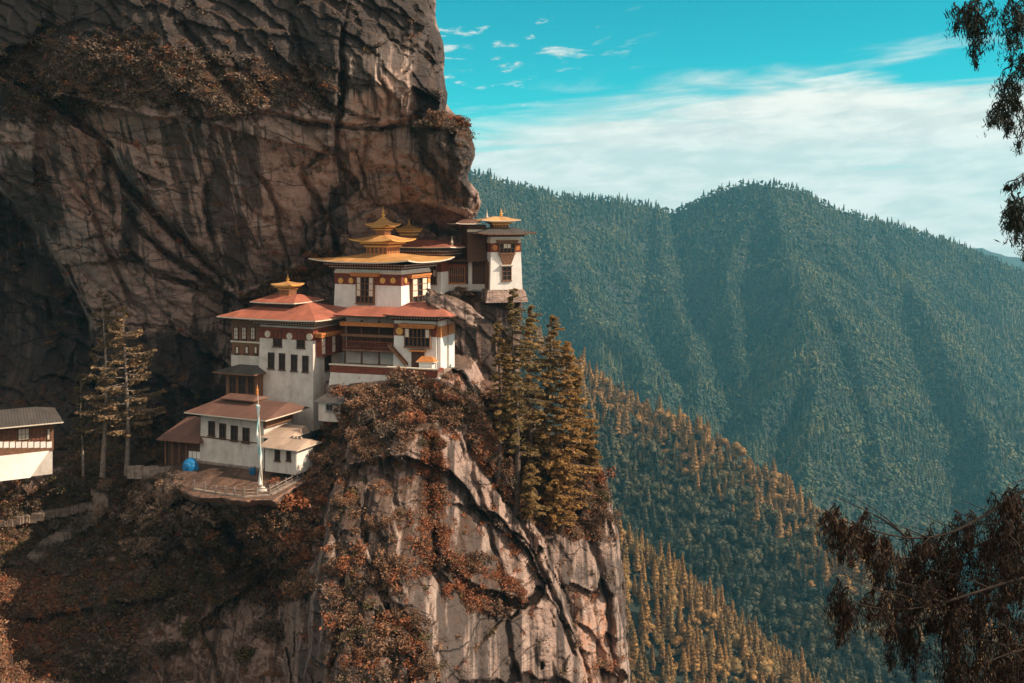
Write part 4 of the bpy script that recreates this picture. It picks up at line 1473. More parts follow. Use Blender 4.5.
# ------------------------------------------------------------------ C: the lone tower on the right ledge
Cb = Bld('watch_tower', 'slender white tower with dark hipped roof, standing alone at the right end of the ledge', 'tower', 490, 289, 149, 16)
xr = Cb.fx(522.5)
dp = 5.2
bt = 0.035
zt = Cb.z(236.5)
FC, LC = Face('front', 0, bt, -1), Face('left', 0, bt, -1)
Cb.walls('wall', M_bright, 0, xr, 0, dp, -0.15, zt, bt)
Cb.mb('plinth', M_rock, lambda b: b.frustum(-0.5, xr + 0.35, -0.4, dp, -2.0, -0.155, -0.35, 0.1))
Cb.band(0, xr, 0, dp, Cb.z(252.3), Cb.z(243.3), bt, -1.0)
Cb.band(0, xr, 0, dp, Cb.z(243.2), Cb.z(238.6), bt, -1.0, 0.14, M_cream, 'white_cornice')
for u in (495.2, 517.5):
    a = Cb.fx(u)
    Cb.disc(FC, a, Cb.z(247.8, a), 0.42, M_orange, 0.12)
Cb.window(FC, Cb.rect(FC, 499, 515, 243, 253.5), 4, 2, 0.45, M_wood, [(1, 1), (2, 1)], (M_wood, 0.3, 0.45))
a0, a1, z0, z1 = Cb.rect(FC, 499.5, 514.5, 253.8, 264.5)
Cb.mb('window_skirt', M_wood, lambda b: b.add([(a0, -0.3, z1), (a1, -0.3, z1), (a1, 0.1, z1), (a0, 0.1, z1), (a0 + .5, -0.02, z0), (a1 - .5, -0.02, z0), (a1 - .5, 0.3, z0), (a0 + .5, 0.3, z0)],
                                              [(0, 1, 2, 3), (7, 6, 5, 4), (0, 4, 5, 1), (1, 5, 6, 2), (2, 6, 7, 3), (3, 7, 4, 0)]))
Cb.window(FC, Cb.rect(FC, 502, 511.5, 266.5, 280.5), 2, 3, 0.22, M_wood, (), (M_cream, 0.12, 0.25))
a0, a1, z0, z1 = 0.8, 3.0, -0.1, Cb.z(262)
Cb.mb('timber_panel', M_wood, lambda b: b.fbox(LC, a0, a1, -0.3, 0.12, z0, z1))
Cb.cornice(0, xr, 0, dp, zt - 0.05, zt + 0.6, [M_timber, M_wood, M_cream, M_band], 0.25, 0.9, 3)
ze = Cb.z(233.6, xr / 2, -1.6)
Cb.mb('roof', [M_greyroof, M_wood, M_timber], lambda b: b.roof((-2.3, xr + 1.6, -1.8, dp + 1.6), ze, (0.6, xr - 0.8, 1.4, dp - 1.4), ze + 0.85, 0.2, 0.16, 8))
cxc, cyc = xr * 0.42, dp * 0.5
z0, z1 = ze + 0.6, Cb.z(220.6, cxc, cyc)
tower(Cb, cxc, cyc, 1.15, 1.9, z0, z1, 'lantern')
Cb.mb('top_roof', [M_goldroof, M_cream, M_wood], lambda b: b.roof((cxc - 3.4, cxc + 2.7, cyc - 2.6, cyc + 2.6), z1, (cxc - 0.9, cxc + 0.6, cyc - .6, cyc + .6), z1 + 0.62, 0.15, 0.12, 8))
Cb.finial(cxc + 0.3, cyc, z1 + 0.7, 1.2, 0.24)
Cb.mb('annex_roof', [M_brownroof, M_cream, M_wood], lambda b: b.roof((-5.0, -1.1, 0.8, dp + 2), Cb.z(223.5, -4, 1), (-3.8, -1.6, 2.4, dp), Cb.z(219.5, -3, 2), 0.12, 0.14, 6))
Cb.mb('annex', M_timber, lambda b: b.box(-2.9, -0.02, 2.2, dp + 0.8, Cb.z(262, -2, 2), Cb.z(225, -3, 1)))
Cb.mb('annex_beam', M_cream, lambda b: b.box(-3.0, -0.02, 2.0, 2.18, Cb.z(232, -2, 2), Cb.z(229.5, -2, 2)))
Cb.finial(Cb.fx(487, 3), 3.0, Cb.z(219.7, -3, 3) - 0.1, 1.7, 0.2, 'annex_pinnacle', M_cream)

# ------------------------------------------------------------------ D: the big white block under the red roof
D = Bld('main_block', 'tall white block under a broad red roof, left of the golden temple', 'monastery building', 313.5, 416, 132, -23)
bt = 0.022
xl = D.fx(257)
dp = 10.5
zt = D.z(326)
FD, RD = Face('front', 0, bt, -2), Face('right', 0, bt, -2)
D.walls('wall', M_white, xl, 0, 0, dp, -2.0, zt, bt)
D.band(xl, 0, 0, dp, D.z(341), D.z(329.5), bt, -2.0)
for u, v in ((266.9, 334.1), (288.8, 336.3), (308.8, 337)):
    a = D.fx(u)
    D.disc(FD, a, D.z(v, a), 0.46, M_cream, 0.12)
for u0, u1, v0, v1 in ((272.2, 281, 331, 346.5), (295.8, 304, 332.5, 348)):
    D.window(FD, D.rect(FD, u0, u1, v0, v1), 2, 3, 0.12, M_timber, (), None, 0.09, M_dark)
for u0, u1, v0, v1 in ((267.2, 273.6, 352.6, 368.6), (278.2, 284.4, 353.4, 369.8), (290.2, 296.6, 354.7, 371), (301.6, 307.8, 355.8, 372)):
    D.window(FD, D.rect(FD, u0, u1, v0, v1), 2, 2, 0.08, M_timber, (), None, 0.09, M_dark)
D.window(RD, D.rect(RD, 317.5, 342, 335, 352.6), 7, 2, 0.9, M_band, [(0, 0), (0, 1), (3, 0), (3, 1), (6, 0), (6, 1)], (M_orange, 0.4, 0.6))
D.window(RD, D.rect(RD, 325.5, 332, 355.5, 370), 1, 2, 0.12, M_timber, (), None, 0.09, M_dark)
D.cornice(xl, 0, 0, dp, zt - 0.15, zt + 0.5, out0=0.15, out1=0.8)
# left wing
xw = D.fx(232, 0.8)
D.walls('wing', M_wood, xw, xl - 0.01, 0.8, dp, D.z(367, xl, 0.8), zt + 0.3)
FW = Face('front', 0.8)
for u in (236.3, 244.3, 253.2):
    D.window(FW, D.rect(FW, u - 2.3, u + 2.3, 327, 339.5), 2, 3, 0.14, M_timber, [(0, 0), (1, 0), (0, 1), (1, 1), (0, 2), (1, 2)], None, 0.07)
for u in (237.5, 247, 256):
    D.window(FW, D.rect(FW, u - 2.0, u + 1.6, 346, 354), 1, 1, 0.1, M_timber, [(0, 0)], None, 0.1)
z0, z1 = D.z(367, xl, 0.8), D.z(356.5, xl, 0.8)
D.mb('wing_plinth', M_white, lambda b: b.box(xw - 0.08, xl - 0.01, 0.70, dp, z0 - 0.5, z1))
D.mb('wing_ledge', M_cream, lambda b: b.box(xw - 0.1, xl - 0.01, 0.60, 1.0, D.z(343.5, xl, 0.8), D.z(342, xl, 0.8)))
# roofs
oh = 1.9
ze = D.z(321.5, 1.2, -oh)
xe = D.fx(216.5, -oh)
D.mb('roof', [M_redroof, M_cream, M_timber], lambda b: b.roof((xe, 1.6, -oh, dp + 2), ze, (xe + 4.5, -4.0, 4.6, 5.4), ze + 1.75, 0.10, 0.16, 8))
xa, xb = D.fx(257, 3), D.fx(301, 3)
zz = ze + 1.75
D.mb('clerestory', M_timber, lambda b: b.box(xa + 0.7, xb - 0.7, 2.4, 7.6, ze + 0.4, zz + 0.25))
D.mb('clerestory_roof', [M_redroof, M_cream, M_timber], lambda b: b.roof((xa, xb, 1.4, 8.6), zz + 0.12, (xa + 1.8, xb - 1.8, 4.6, 5.4), zz + 1.05, 0.05, 0.14, 6))
cxd, cyd = D.fx(286.5, 4.6), 4.9
z0, z1 = zz + 0.9, D.z(284.5, cxd, cyd)
tower(D, cxd, cyd, 0.85, 1.45, z0, z1, 'cupola')
D.mb('cupola_roof', [M_goldroof, M_gold, M_wood], lambda b: b.roof((cxd - 1.65, cxd + 1.65, cyd - 1.65, cyd + 1.65), z1, (cxd - 0.25, cxd + 0.25, cyd - 0.25, cyd + 0.25), z1 + 0.42, 0.18, 0.16, 8, 0.05))
D.finial(cxd, cyd, z1 + 0.38, 1.15, 0.22)
# porch on the lower left
xp0, xp1 = D.fx(226, -1.2), D.fx(257, -1.2)
z0, z1 = D.z(400, xp1, -1.2), D.z(374.5, xp1, -1.2)
D.mb('porch', M_wood, lambda b: b.box(xp0, xp1, -1.2, 3.5, z0 - 1.5, z1))
FP_ = Face('front', -1.2)
for u0, u1 in ((229.5, 236), (238.5, 246), (248, 254.5)):
    D.window(FP_, D.rect(FP_, u0, u1, 376.5, 394), 2, 2, 0.12, M_timber, (), None, 0.1, M_dark)
D.mb('porch_ledge', M_cream, lambda b: b.box(xp0 - 0.1, xp1 + 0.1, -1.36, -1.1, z0 - 0.15, z0 + 0.25))
D.mb('porch_roof', [M_greyroof, M_wood, M_timber], lambda b: b.roof((D.fx(213, -2.2), xp1 + 0.5, -2.4, 4.4), z1 + 0.1, (xp0 + 1, xp1 - 1, 1.0, 1.6), z1 + 0.95, 0.05, 0.14, 6))

# ------------------------------------------------------------------ E: the right front hall with balcony and terrace
E = Bld('balcony_hall', 'red-roofed hall with recessed timber balcony, orange-banded piers and terrace wall at the cliff edge', 'monastery building', 436.5, 369, 129, -18)
bt = 0.02
x1_ = E.fx(393)
dr = E.sy(452.5)
zt = E.z(320)
FE, RE = Face('front', 0, bt, -1), Face('right', 0, bt, -1)
E.walls('wall', M_bright, x1_, 0, 0, dr, -1.0, zt, bt)
E.band(x1_, 0, 0, dr, E.z(337), E.z(325), bt, -1.0)
a = E.fx(399.6)
E.disc(FE, a, E.z(331, a), 0.5, o=0.12)
E.window(FE, E.rect(FE, 405.3, 431, 328, 346.8), 6, 2, 0.5, M_wood, [(0, 1), (5, 1)], (M_orange, 0.55, 0.55), 0.1)
a0, a1, z0, z1 = E.rect(FE, 411.5, 424.5, 351.5, 364)
E.mb('door', M_timber, lambda b: b.fbox(FE, a0, a1, -0.2, 0.1, z0 - 0.5, z1))
E.mb('door_hood', M_orange, lambda b: b.fbox(FE, a0 - 0.2, a1 + 0.2, -0.1, 0.5, z1 + 0.01, z1 + 0.25))
for k, (u0, u1) in enumerate(((437.4, 443.6), (445.8, 451.4))):
    a0, a1 = sorted((E.sy(u0), E.sy(u1)))
    p = E.mb('pier', M_bright, lambda b: b.box(0.0, 0.45, a0, a1, -1.0, E.z(321)))
    E.mb('pier_band', M_orange, lambda b: b.box(-0.02, 0.5, a0 - 0.04, a1 + 0.04, E.z(337.5), E.z(326.5)), p)
xr0, xr1 = E.fx(347, 2.6), x1_
E.walls('recess_wall', M_white, xr0 - 0.2, xr1 - 0.01, 2.6, dr, -1.0, zt - 0.3)
FR = Face('front', 2.6)
E.mb('recess_panel', M_timber, lambda b: b.fbox(FR, xr0, xr1 - 0.02, -0.1, 0.08, E.z(351, xr0, 2.6), E.z(322, xr0, 2.6)))
bz0 = E.z(351, -6, 0.9)
E.mb('balcony_floor', M_wood, lambda b: b.box(xr0 + 0.3, xr1 - 0.02, 0.7, 2.58, bz0 - 0.25, bz0))
def rail(b):
    x = xr0 + 0.35
    while x < xr1 - 0.1:
        b.box(x, x + 0.07, 0.74, 0.82, bz0 + 0.002, bz0 + 1.0)
        x += 0.28
    b.box(xr0 + 0.3, xr1 - 0.02, 0.70, 0.86, bz0 + 1.0, bz0 + 1.12)
    b.box(xr0 + 0.3, xr1 - 0.02, 0.72, 0.84, bz0 + 0.32, bz0 + 0.42)
E.mb('railing', M_band, rail)
for fr in (0.05, 0.36, 0.68, 0.985):
    x = xr0 + (xr1 - xr0) * fr
    E.mb('post', M_timber, lambda b: b.box(x, x + 0.2, 0.9, 1.1, -1.0, zt - 0.5))
E.mb('beam', M_orange, lambda b: (b.box(xr0, xr1 - 0.03, 0.5, 0.9, E.z(325.5, xr0, 0.6), E.z(321.5, xr0, 0.6)),))
E.mb('mid_beam', M_wood, lambda b: b.box(xr0 + 0.1, xr1 - 0.03, 0.6, 0.86, E.z(336, xr0, 0.6), E.z(333.5, xr0, 0.6)))
E.window(FR, E.rect(FR, 352, 376, 338, 349), 6, 1, 0.16, M_wood, (), None, 0.08, M_dark)
def stairs(b):
    n = 12
    xa_, xb_ = E.fx(390, -0.6), E.fx(406, -0.6)
    za, zb_ = E.z(345, xa_, -0.6), E.z(365, xb_, -0.6)
    for k in range(n):
        q = (k + 0.5) / n
        x, zz_ = xa_ + (xb_ - xa_) * q, za + (zb_ - za) * q
        b.box(x - 0.14, x + 0.14, -0.95, -0.25, zz_ - 0.05, zz_ + 0.05, 0)
    for y in (-1.02, -0.25):
        b.add([(xa_ - .1, y, za - .2), (xa_ - .1, y, za + .25), (xb_ + .1, y, zb_ + .25), (xb_ + .1, y, zb_ - .2), (xa_ - .1, y + .07, za - .2), (xa_ - .1, y + .07, za + .25), (xb_ + .1, y + .07, zb_ + .25), (xb_ + .1, y + .07, zb_ - .2)],
              [(0, 1, 2, 3), (7, 6, 5, 4), (0, 4, 5, 1), (1, 5, 6, 2), (2, 6, 7, 3), (3, 7, 4, 0)], 0)
E.mb('staircase', M_wood, stairs)
# roofs
ze = E.z(317, 1.4, -1.6)
E.mb('roof', [M_redroof, M_timber, M_timber], lambda b: b.roof((x1_ - 0.6, 2.5, -1.8, dr + 2.0), ze, (x1_ + 1.2, -0.8, 2.6, 3.6), ze + 1.35, 0.12, 0.16, 8))
E.mb('wing_roof', [M_redroof, M_timber, M_timber], lambda b: b.roof((xr0 - 0.5, x1_ + 0.4, -0.4, dr + 2.0), E.z(315.2, xr0, -0.4), (xr0 + 0.5, x1_ + 0.8, 2.9, 3.6), E.z(306, xr0, 3), 0.08, 0.15, 8))
E.cornice(x1_, 0, 0, dr, zt - 0.2, ze - 0.1, None, 0.1, 0.7, 3)
# terrace
zt0, zt1 = E.z(375, x1_, -2.4), E.z(367.5, x1_, -2.4)
xt0, xt1 = E.fx(330, -2.4), E.fx(437, -2.4)
E.mb('terrace_floor', M_stone, lambda b: b.box(xt0, xt1, -2.3, 2.58, zt0 - 0.5, zt0 + 0.55))
E.mb('parapet', M_band, lambda b: (b.box(xt0, xt1, -2.5, -2.1, zt0, zt1), b.box(xt1 - 0.4, xt1, -2.08, -0.1, zt0, zt1)))
E.mb('coping', M_cream, lambda b: b.box(xt0 - 0.1, xt1 + 0.1, -2.6, -2.0, zt1 + 0.003, zt1 + 0.14))
E.mb('terrace_wall', M_white, lambda b: b.frustum(xt0, xt1 + 0.4, -2.6, 1.0, E.z(398, xt0, -2.4), zt0 - 0.005, -0.25, 0.12))
a0, a1 = E.fx(418, -1.2), E.fx(436, -1.2)
E.mb('gate_roof', [M_orange, M_cream, M_wood], lambda b: b.roof((a0, a1, -1.9, -0.4), E.z(361, a0, -1.2), (a0 + 0.5, a1 - 0.5, -1.2, -1.1), E.z(356, a0, -1.2), 0.05, 0.1, 4))
E.mb('gate', M_bright, lambda b: b.box(a0 + 0.35, a1 - 0.35, -1.7, -0.6, -0.8, E.z(361.5, a0, -1.2)))

# ------------------------------------------------------------------ H: the lower house on the courtyard
H = Bld('lower_house', 'long white house with brown roof and four dark windows, on the fenced courtyard', 'house', 264, 469.5, 124.5, -24)
bt = 0.02
xl = H.fx(199.5)
dp = H.sy(292)
zt = H.z(419)
FH, RH = Face('front', 0, bt, -0.5), Face('right', 0, bt, -0.5)
H.walls('wall', M_white, xl, 0, 0, dp, -0.6, zt, bt)
H.mb('footing', M_stone, lambda b: b.box(xl - 0.3, 0.3, -0.35, dp, -0.9, 0.12))
for u0, u1, v0, v1 in ((208.2, 214.6, 421.3, 435.6), (219.2, 225.6, 423.5, 438.2), (230.6, 237.4, 425.6, 440.6), (242.4, 249.2, 427.8, 442.4)):
    H.window(FH, H.rect(FH, u0, u1, v0, v1), 2, 2, 0.12, M_timber, (), None, 0.1, M_dark)
H.mb('string_course', M_wood, lambda b: b.fbox(FH, xl, 0, -0.1, 0.05, H.z(444.6), H.z(443.4)))
H.mb('gable', M_wood, lambda b: b.box(-0.2, 0.25, 0.1, dp - 0.1, H.z(428), zt + 0.55))
for k in range(3):
    y = dp * (0.18 + 0.3 * k)
    H.mb('gable_beam', M_orange, lambda b: b.box(-0.1, 0.4, y, y + 0.2, zt - 0.25, zt + 0.05))
H.cornice(xl, 0, 0, dp, zt - 0.35, zt + 0.15, [M_timber, M_wood, M_wood, M_timber], 0.1, 0.55, 3)
ze = H.z(420, 0.6, -1.5)
H.mb('roof', [M_brownroof, M_cream, M_timber], lambda b: b.roof((H.fx(184.5, -1.5), 1.5, -1.6, dp + 1.8), ze, (xl + 1.2, 1.3, dp * 0.5, dp * 0.5 + 0.7), ze + 1.35, 0.04, 0.15, 8))
xa, xb = H.fx(223, 2.2), H.fx(257, 2.2)
H.mb('ridge_roof', [M_brownroof, M_wood, M_timber], lambda b: b.roof((xa, xb, 1.5, 4.6), ze + 1.55, (xa + 0.5, xb - 0.5, 2.9, 3.2), ze + 1.95, 0.0, 0.12, 4))
H.mb('ridge_vent', M_timber, lambda b: b.box(xa + 0.5, xb - 0.5, 2.0, 4.1, ze + 0.6, ze + 1.5))

# outbuilding: two pale lean-to roofs over a small white shed
S = Bld('white_shed', 'small white shed with pale roof and two windows, at the courtyard fence end', 'shed', 296, 470, 119.5, -24)
xl = S.fx(265)
dp = S.sy(313)
zt = S.z(449)
FS = Face('front', 0)
S.walls('wall', M_white, xl, 0, 0, dp, -0.6, zt)
for u0, u1 in ((275, 280.2), (286.6, 291.2)):
    S.window(FS, S.rect(FS, u0, u1, 449.8, 460.5), 1, 2, 0.1, M_timber, (), None, 0.1, M_dark)
S.mb('side_panel', M_bright, lambda b: b.box(-0.05, 0.06, 0.1, dp - 0.1, S.z(467), S.z(451)))
ze = zt + 0.02
S.mb('roof', [M_paleroof, M_cream, M_timber], lambda b: b.roof((xl - 0.5, 0.7, -0.8, dp + 0.9), ze, (xl - 0.3, 0.5, dp * 0.55, dp * 0.55 + 0.3), ze + 0.75, 0.0, 0.1, 6))
for k in range(3):
    S.mb('roof_stone', M_stone, lambda b: b.lathe([(0.14, 0), (0.2, 0.08), (0.15, 0.2), (0.04, 0.24)], -0.6 - k * 0.5, dp * 0.55 + 0.2 * (k % 2), ze + 0.7 if False else 7) if False else b.frustum(-0.9 - k * 0.6, -0.55 - k * 0.6, dp * 0.5, dp * 0.5 + 0.4, ze + 0.74, ze + 1.0, 0, 0.08))

L2 = Bld('lean_to', 'narrow lean-to with pale tilted roof, between brown-roofed house and small white shed', 'shed', 278, 452, 123.2, -24)
xl = L2.fx(266)
L2.walls('wall', M_timber, xl, 0.8, 0, 3.8, -0.5, L2.z(437))
L2.mb('roof', [M_paleroof, M_cream, M_timber], lambda b: b.roof((xl - 0.4, 1.6, -0.7, 4.4), L2.z(437.5), (xl - 0.2, 1.4, 3.6, 3.9), L2.z(431), 0, 0.1, 4))
L2.mb('door', M_wood, lambda b: b.box(xl + 0.3, xl + 1.1, -0.06, 0.05, -0.5, 1.2))

# hut by the foot of the tall block
K = Bld('grey_hut', 'tiny pale hut with dark flat roof, at the right foot of the tall block', 'hut', 340, 416, 125, -18)
xl = K.fx(318.5)
K.walls('wall', M_white, xl, 0, 0, 2.6, -0.8, K.z(402))
K.mb('roof', [M_greyroof, M_metal, M_timber], lambda b: b.roof((xl - 0.4, 0.5, -0.5, 3.0), K.z(402), (xl + 0.2, -0.2, 1.2, 1.5), K.z(397), 0, 0.1, 4))
K.window(Face('front', 0), K.rect(Face('front', 0), 326, 333, 404, 411), 2, 1, 0.08, M_metal, (), None, 0.07, M_glass)

# left shed with a white panelled side
J = Bld('porch_shed', 'low open shed with brown roof and white panelled side, left of the long house', 'shed', 199, 464, 128.5, -20)
xl = J.fx(164)
J.walls('wall', M_timber, xl + 0.2, -2.0, 0.6, 4.5, -0.5, J.z(442))
J.mb('panel', M_bright, lambda b: [b.box(-1.75 + k * 0.62, -1.75 + k * 0.62 + 0.55, 0.2, 0.3, -0.4 + r_ * 1.0, 0.5 + r_ * 1.0) for k in range(3) for r_ in range(2)] and None)
J.mb('panel_frame', M_timber, lambda b: b.box(-1.9, 0.1, 0.22, 0.36, -0.6, J.z(442)))
for k in range(4):
    x = xl + 0.1 + k * (-xl - 2.2) / 3
    J.mb('post', M_wood, lambda b: b.box(x, x + 0.16, 0.0, 0.16, -0.5, J.z(442)))
J.mb('roof', [M_brownroof, M_wood, M_timber], lambda b: b.roof((xl - 0.5, 0.6, -0.9, 5.2), J.z(441.2), (xl + 1.4, -1.2, 3.0, 3.4), J.z(423), 0.0, 0.12, 6))

# far-left house
Lh = Bld('cliffside_house', 'white house with dark grey roof and red windows, cut by the left edge', 'house', 52.5, 466, 126, 30)
xl = Lh.fx(-70)
dp = 8.0
zt = Lh.z(423)
FL = Face('front', 0)
Lh.walls('wall', M_white, xl, 0, 0, dp, -1.0, zt)
zf0, zf1 = Lh.z(450), Lh.z(424.5)
Lh.mb('timber_front', M_wood, lambda b: b.fbox(FL, xl, 0.12, -0.2, 0.14, zf0, zf1))
for u0, u1, wh in ((1, 16, 0), (17, 30, 1), (31, 45, 0), (46, 51, 1), (-14, 0, 1), (-30, -15, 0)):
    Lh.window(FL, Lh.rect(FL, u0 + 0.5, u1 - 0.5, 428, 440), 3 if u1 - u0 > 8 else 1, 2, 0.24, M_band if not wh else M_timber, [(i, j) for i in range(3 if u1 - u0 > 8 else 1) for j in range(2)] if wh else (), None, 0.08, None, False)
def white_row(b):
    for k in range(15):
        u0 = -40 + k * 6.15
        a0, a1, z0, z1 = Lh.rect(FL, u0 + 0.5, u0 + 5.6, 441.5, 447.5)
        b.fbox(FL, a0, a1, -0.1, 0.18, z0, z1)
Lh.mb('white_panel', M_bright, white_row)
Lh.mb('buttress', M_bright, lambda b: b.add([(xl, -0.2, zf0 - 0.01), (-0.4, -0.2, zf0 - 0.01), (-2.6, -1.0, -0.9), (xl, -1.0, -0.9), (xl, 0.5, zf0 - 0.01), (-0.4, 0.5, zf0 - 0.01), (-2.6, 0.5, -0.9), (xl, 0.5, -0.9)],
                                            [(0, 3, 2, 1), (4, 5, 6, 7), (0, 1, 5, 4), (1, 2, 6, 5), (2, 3, 7, 6), (3, 0, 4, 7)]))
ze = Lh.z(421.5, 0.9, -1.4)
Lh.mb('roof', [M_greyroof, M_cream, M_timber], lambda b: b.roof((xl - 1, 1.1, -1.7, dp + 1.0), ze, (xl + 2, -1.6, 3.2, 4.0), ze + 1.2, 0.0, 0.15, 8))
for k in range(3):
    x = -0.6 - k * 4.5
    Lh.mb('beam_end', M_timber, lambda b: b.box(x, x + 0.25, -1.3, 0.0, ze - 0.5, ze - 0.2))
# ------------------------------------------------------------------ boulder beside the hall roof
rngb = np.random.RandomState(5)


def rock_lump(name, dims, seed, rough_=0.22, n=40, mats=None):
    th = np.linspace(0, math.pi, n)
    ph = np.linspace(0, 2 * math.pi, 2 * n, endpoint=False)
    a, b = np.meshgrid(th, ph, indexing='ij')
    d = np.stack([np.sin(a) * np.cos(b), np.sin(a) * np.sin(b), np.cos(a)], -1).reshape(-1, 3)
    f, e = facets(d * 1.6 + seed * 3.1, seed)
    r = 1 + rough_ * (0.8 * f + 0.7 * fbm(d * 2.2 + seed, 4, 0.5, seed))
    v = np.sign(d) * np.abs(d) ** 0.75 * r[:, None] * np.array(dims)
    i = np.arange(n * 2 * n).reshape(n, 2 * n)
    j = np.roll(i, -1, 1)
    fq_ = np.stack([i[:-1], i[1:], j[1:], j[:-1]], -1).reshape(-1, 4)
    me_ = mesh_np(name, v, fq_, mats or [M_rock], smooth=True)
    for nm, val in (('dark', 0.12), ('veg', 0.0), ('pale', 0.25), ('rust', 0.05), ('runs', 0.1)):
        attr(me_, nm, np.full(len(v), val))
    return me_


bo = link('boulder', rock_lump('boulder', (3.7, 3.2, 1.35), 3))
bo.location = P(453, 309, 132.5)
bo.rotation_euler = (R(-12), R(24), R(-18))
tag(bo, 'big pale overhanging boulder at the right corner of the red-roofed balcony hall', 'boulder')

# ------------------------------------------------------------------ courtyard things
def court(u, v):
    return P(u, v, -COURT_Z * F / (v - H0))


fpts = [court(u, v) for u, v in ((194, 489.5), (216, 493.5), (244, 497), (270, 495), (286, 486.5), (303, 477.5))]
fe = link('courtyard_fence', None, None, fpts[0])
tag(fe, 'weathered wooden railing along the outer edge of the courtyard, above the drop', 'fence')
o0 = fpts[0]
prv = None
for a, b in zip(fpts[:-1], fpts[1:]):
    n = max(2, int((b - a).length / 1.25))
    for k in range(n + (1 if b is fpts[-1] else 0)):
        p = a + (b - a) * (k / n) - o0
        h_ = 0.95 + 0.2 * random.Random(int(p.x * 100)).random()
        x = MB()
        x.frustum(p.x - 0.085, p.x + 0.085, p.y - 0.085, p.y + 0.085, p.z - 0.4, p.z + h_, 0, 0.015)
        x.build('post', M_stone, fe)
        if prv is not None:
            for hz_ in (0.42, 0.78):
                y = MB()
                y.tube([tuple(prv + Vector((0, 0.05, hz_))), tuple(p + Vector((0, 0.05, hz_)))], 0.05, 5)
                y.build('rail', M_stone, fe)
        prv = p
kb = MB()
for a, b in zip(fpts[:-1], fpts[1:]):
    d = (b - a).normalized()
    nrm = Vector((-d.y, d.x, 0)) * 0.28
    q = [a - nrm - o0, b - nrm - o0, b + nrm - o0, a + nrm - o0]
    kb.add([(p.x, p.y, p.z - 0.5) for p in q] + [(p.x, p.y, p.z + 0.12) for p in q], [(3, 2, 1, 0), (4, 5, 6, 7), (0, 1, 5, 4), (1, 2, 6, 5), (2, 3, 7, 6), (3, 0, 4, 7)])
kb.build('kerb_stone', M_stone, fe)

pb = court(262.5, 491)
fl = link('prayer_flag', None, None, pb)
tag(fl, 'tall thin pole with long white vertical prayer banner, before the long house', 'flag')
top = P(257.2, 385, pb.y) - pb
MB_ = MB()
MB_.tube([(0, 0, 0), tuple(top * 0.5 + Vector((0.05, 0, 0))), tuple(top)], [0.07, 0.055, 0.035], 6)
MB_.build('pole', M_cream, fl)
MB_ = MB()
MB_.lathe([(0.55, -0.3), (0.5, 0.2), (0.36, 0.25), (0.3, 0.45), (0.15, 0.5)], 0, 0, 8)
MB_.build('stone_base', M_white, fl)
M_banner, tbn, bsb = new_mat('banner_cloth')
_tc = tbn.n('ShaderNodeTexCoord')
_n = tbn.noise(tbn.scale(_tc.outputs['Object'], (1.5, 1.5, 0.35)), 1.2, 4, 0.5)
tbn.put(bsb.inputs['Base Color'], tbn.mix(tbn.ss(_n, 0.45, 0.6), (0.74, 0.76, 0.74), (0.22, 0.46, 0.50)))
bsb.inputs['Roughness'].default_value = 0.9
n = 46
vb = []
for k in range(n):
    q = k / (n - 1)
    p = top * (0.06 + 0.76 * (1 - q)) + Vector((0.05 * math.sin(3.1 * q), 0, 0))
    wd = 0.44 * (1 - 0.25 * q) * (0.75 + 0.25 * math.sin(q * 9 + 1))
    for j in range(5):
        s_ = j / 4
        off = Vector((-0.27 + wd * s_ + 0.12 * math.sin(q * 11 + s_ * 2), -0.15 + 0.16 * math.sin(q * 17 + s_ * 3.0) * (0.4 + s_), -0.15 * s_))
        vb.append(tuple(p + off))
fb_ = [(k * 5 + j, k * 5 + j + 1, (k + 1) * 5 + j + 1, (k + 1) * 5 + j) for k in range(n - 1) for j in range(4)]
bm_ = mesh_np('banner', vb, fb_, [M_banner], smooth=True)
bob = link('banner', bm_, fl)
sd = bob.modifiers.new('thickness', 'SOLIDIFY')
sd.thickness = 0.015
MB_ = MB()
MB_.lathe([(0.05, 0), (0.17, 0.1), (0.13, 0.5), (0.17, 0.55), (0.07, 0.9), (0.02, 1.2)], top.x, top.y, 10)
oo = MB_.build('top_ornament', M_orange, fl, (0, 0, top.z - 1.2))

M_tarp = simple('blue_tarpaulin', (0.012, 0.15, 0.34), 0.3, 2.0, 0.4, 0.6)
M_barrel = simple('blue_plastic', (0.015, 0.11, 0.24), 0.15, 2.0, 0.4)
nn = 22
d_ = []
for i in range(nn):
    for k in range(2 * nn):
        a, b = i / (nn - 1) * math.pi / 2, k / nn * math.pi
        d_.append((math.sin(a) * math.cos(b), math.sin(a) * math.sin(b), math.cos(a)))
d_ = np.array(d_)
rr_ = 1 + 0.16 * fbm(d_ * 2.3, 4, 0.55, 44) + 0.06 * fbm(d_ * 7, 2, 0.5, 45)
vt = np.sign(d_) * np.abs(d_) ** 0.8 * rr_[:, None] * np.array([0.95, 0.8, 1.35])
ii_ = np.arange(nn * 2 * nn).reshape(nn, 2 * nn)
jj_ = np.roll(ii_, -1, 1)
tp = link('tarpaulin', mesh_np('tarpaulin', vt, np.stack([ii_[:-1], ii_[1:], jj_[1:], jj_[:-1]], -1).reshape(-1, 4), [M_tarp]), None, court(190.5, 469.5))
tag(tp, 'crumpled blue tarpaulin over a pile, beside the white panelled shed', 'tarpaulin')
br = link('barrel', None, None, court(252.5, 474.5))
tag(br, 'small blue plastic barrel at the foot of the long white house', 'barrel')
MB_ = MB()
MB_.lathe([(0.34, 0), (0.38, 0.1), (0.41, 0.3), (0.38, 0.34), (0.42, 0.5), (0.38, 0.66), (0.40, 0.72), (0.36, 0.9)], 0, 0, 16)
MB_.build('body', M_barrel, br)
MB_ = MB()
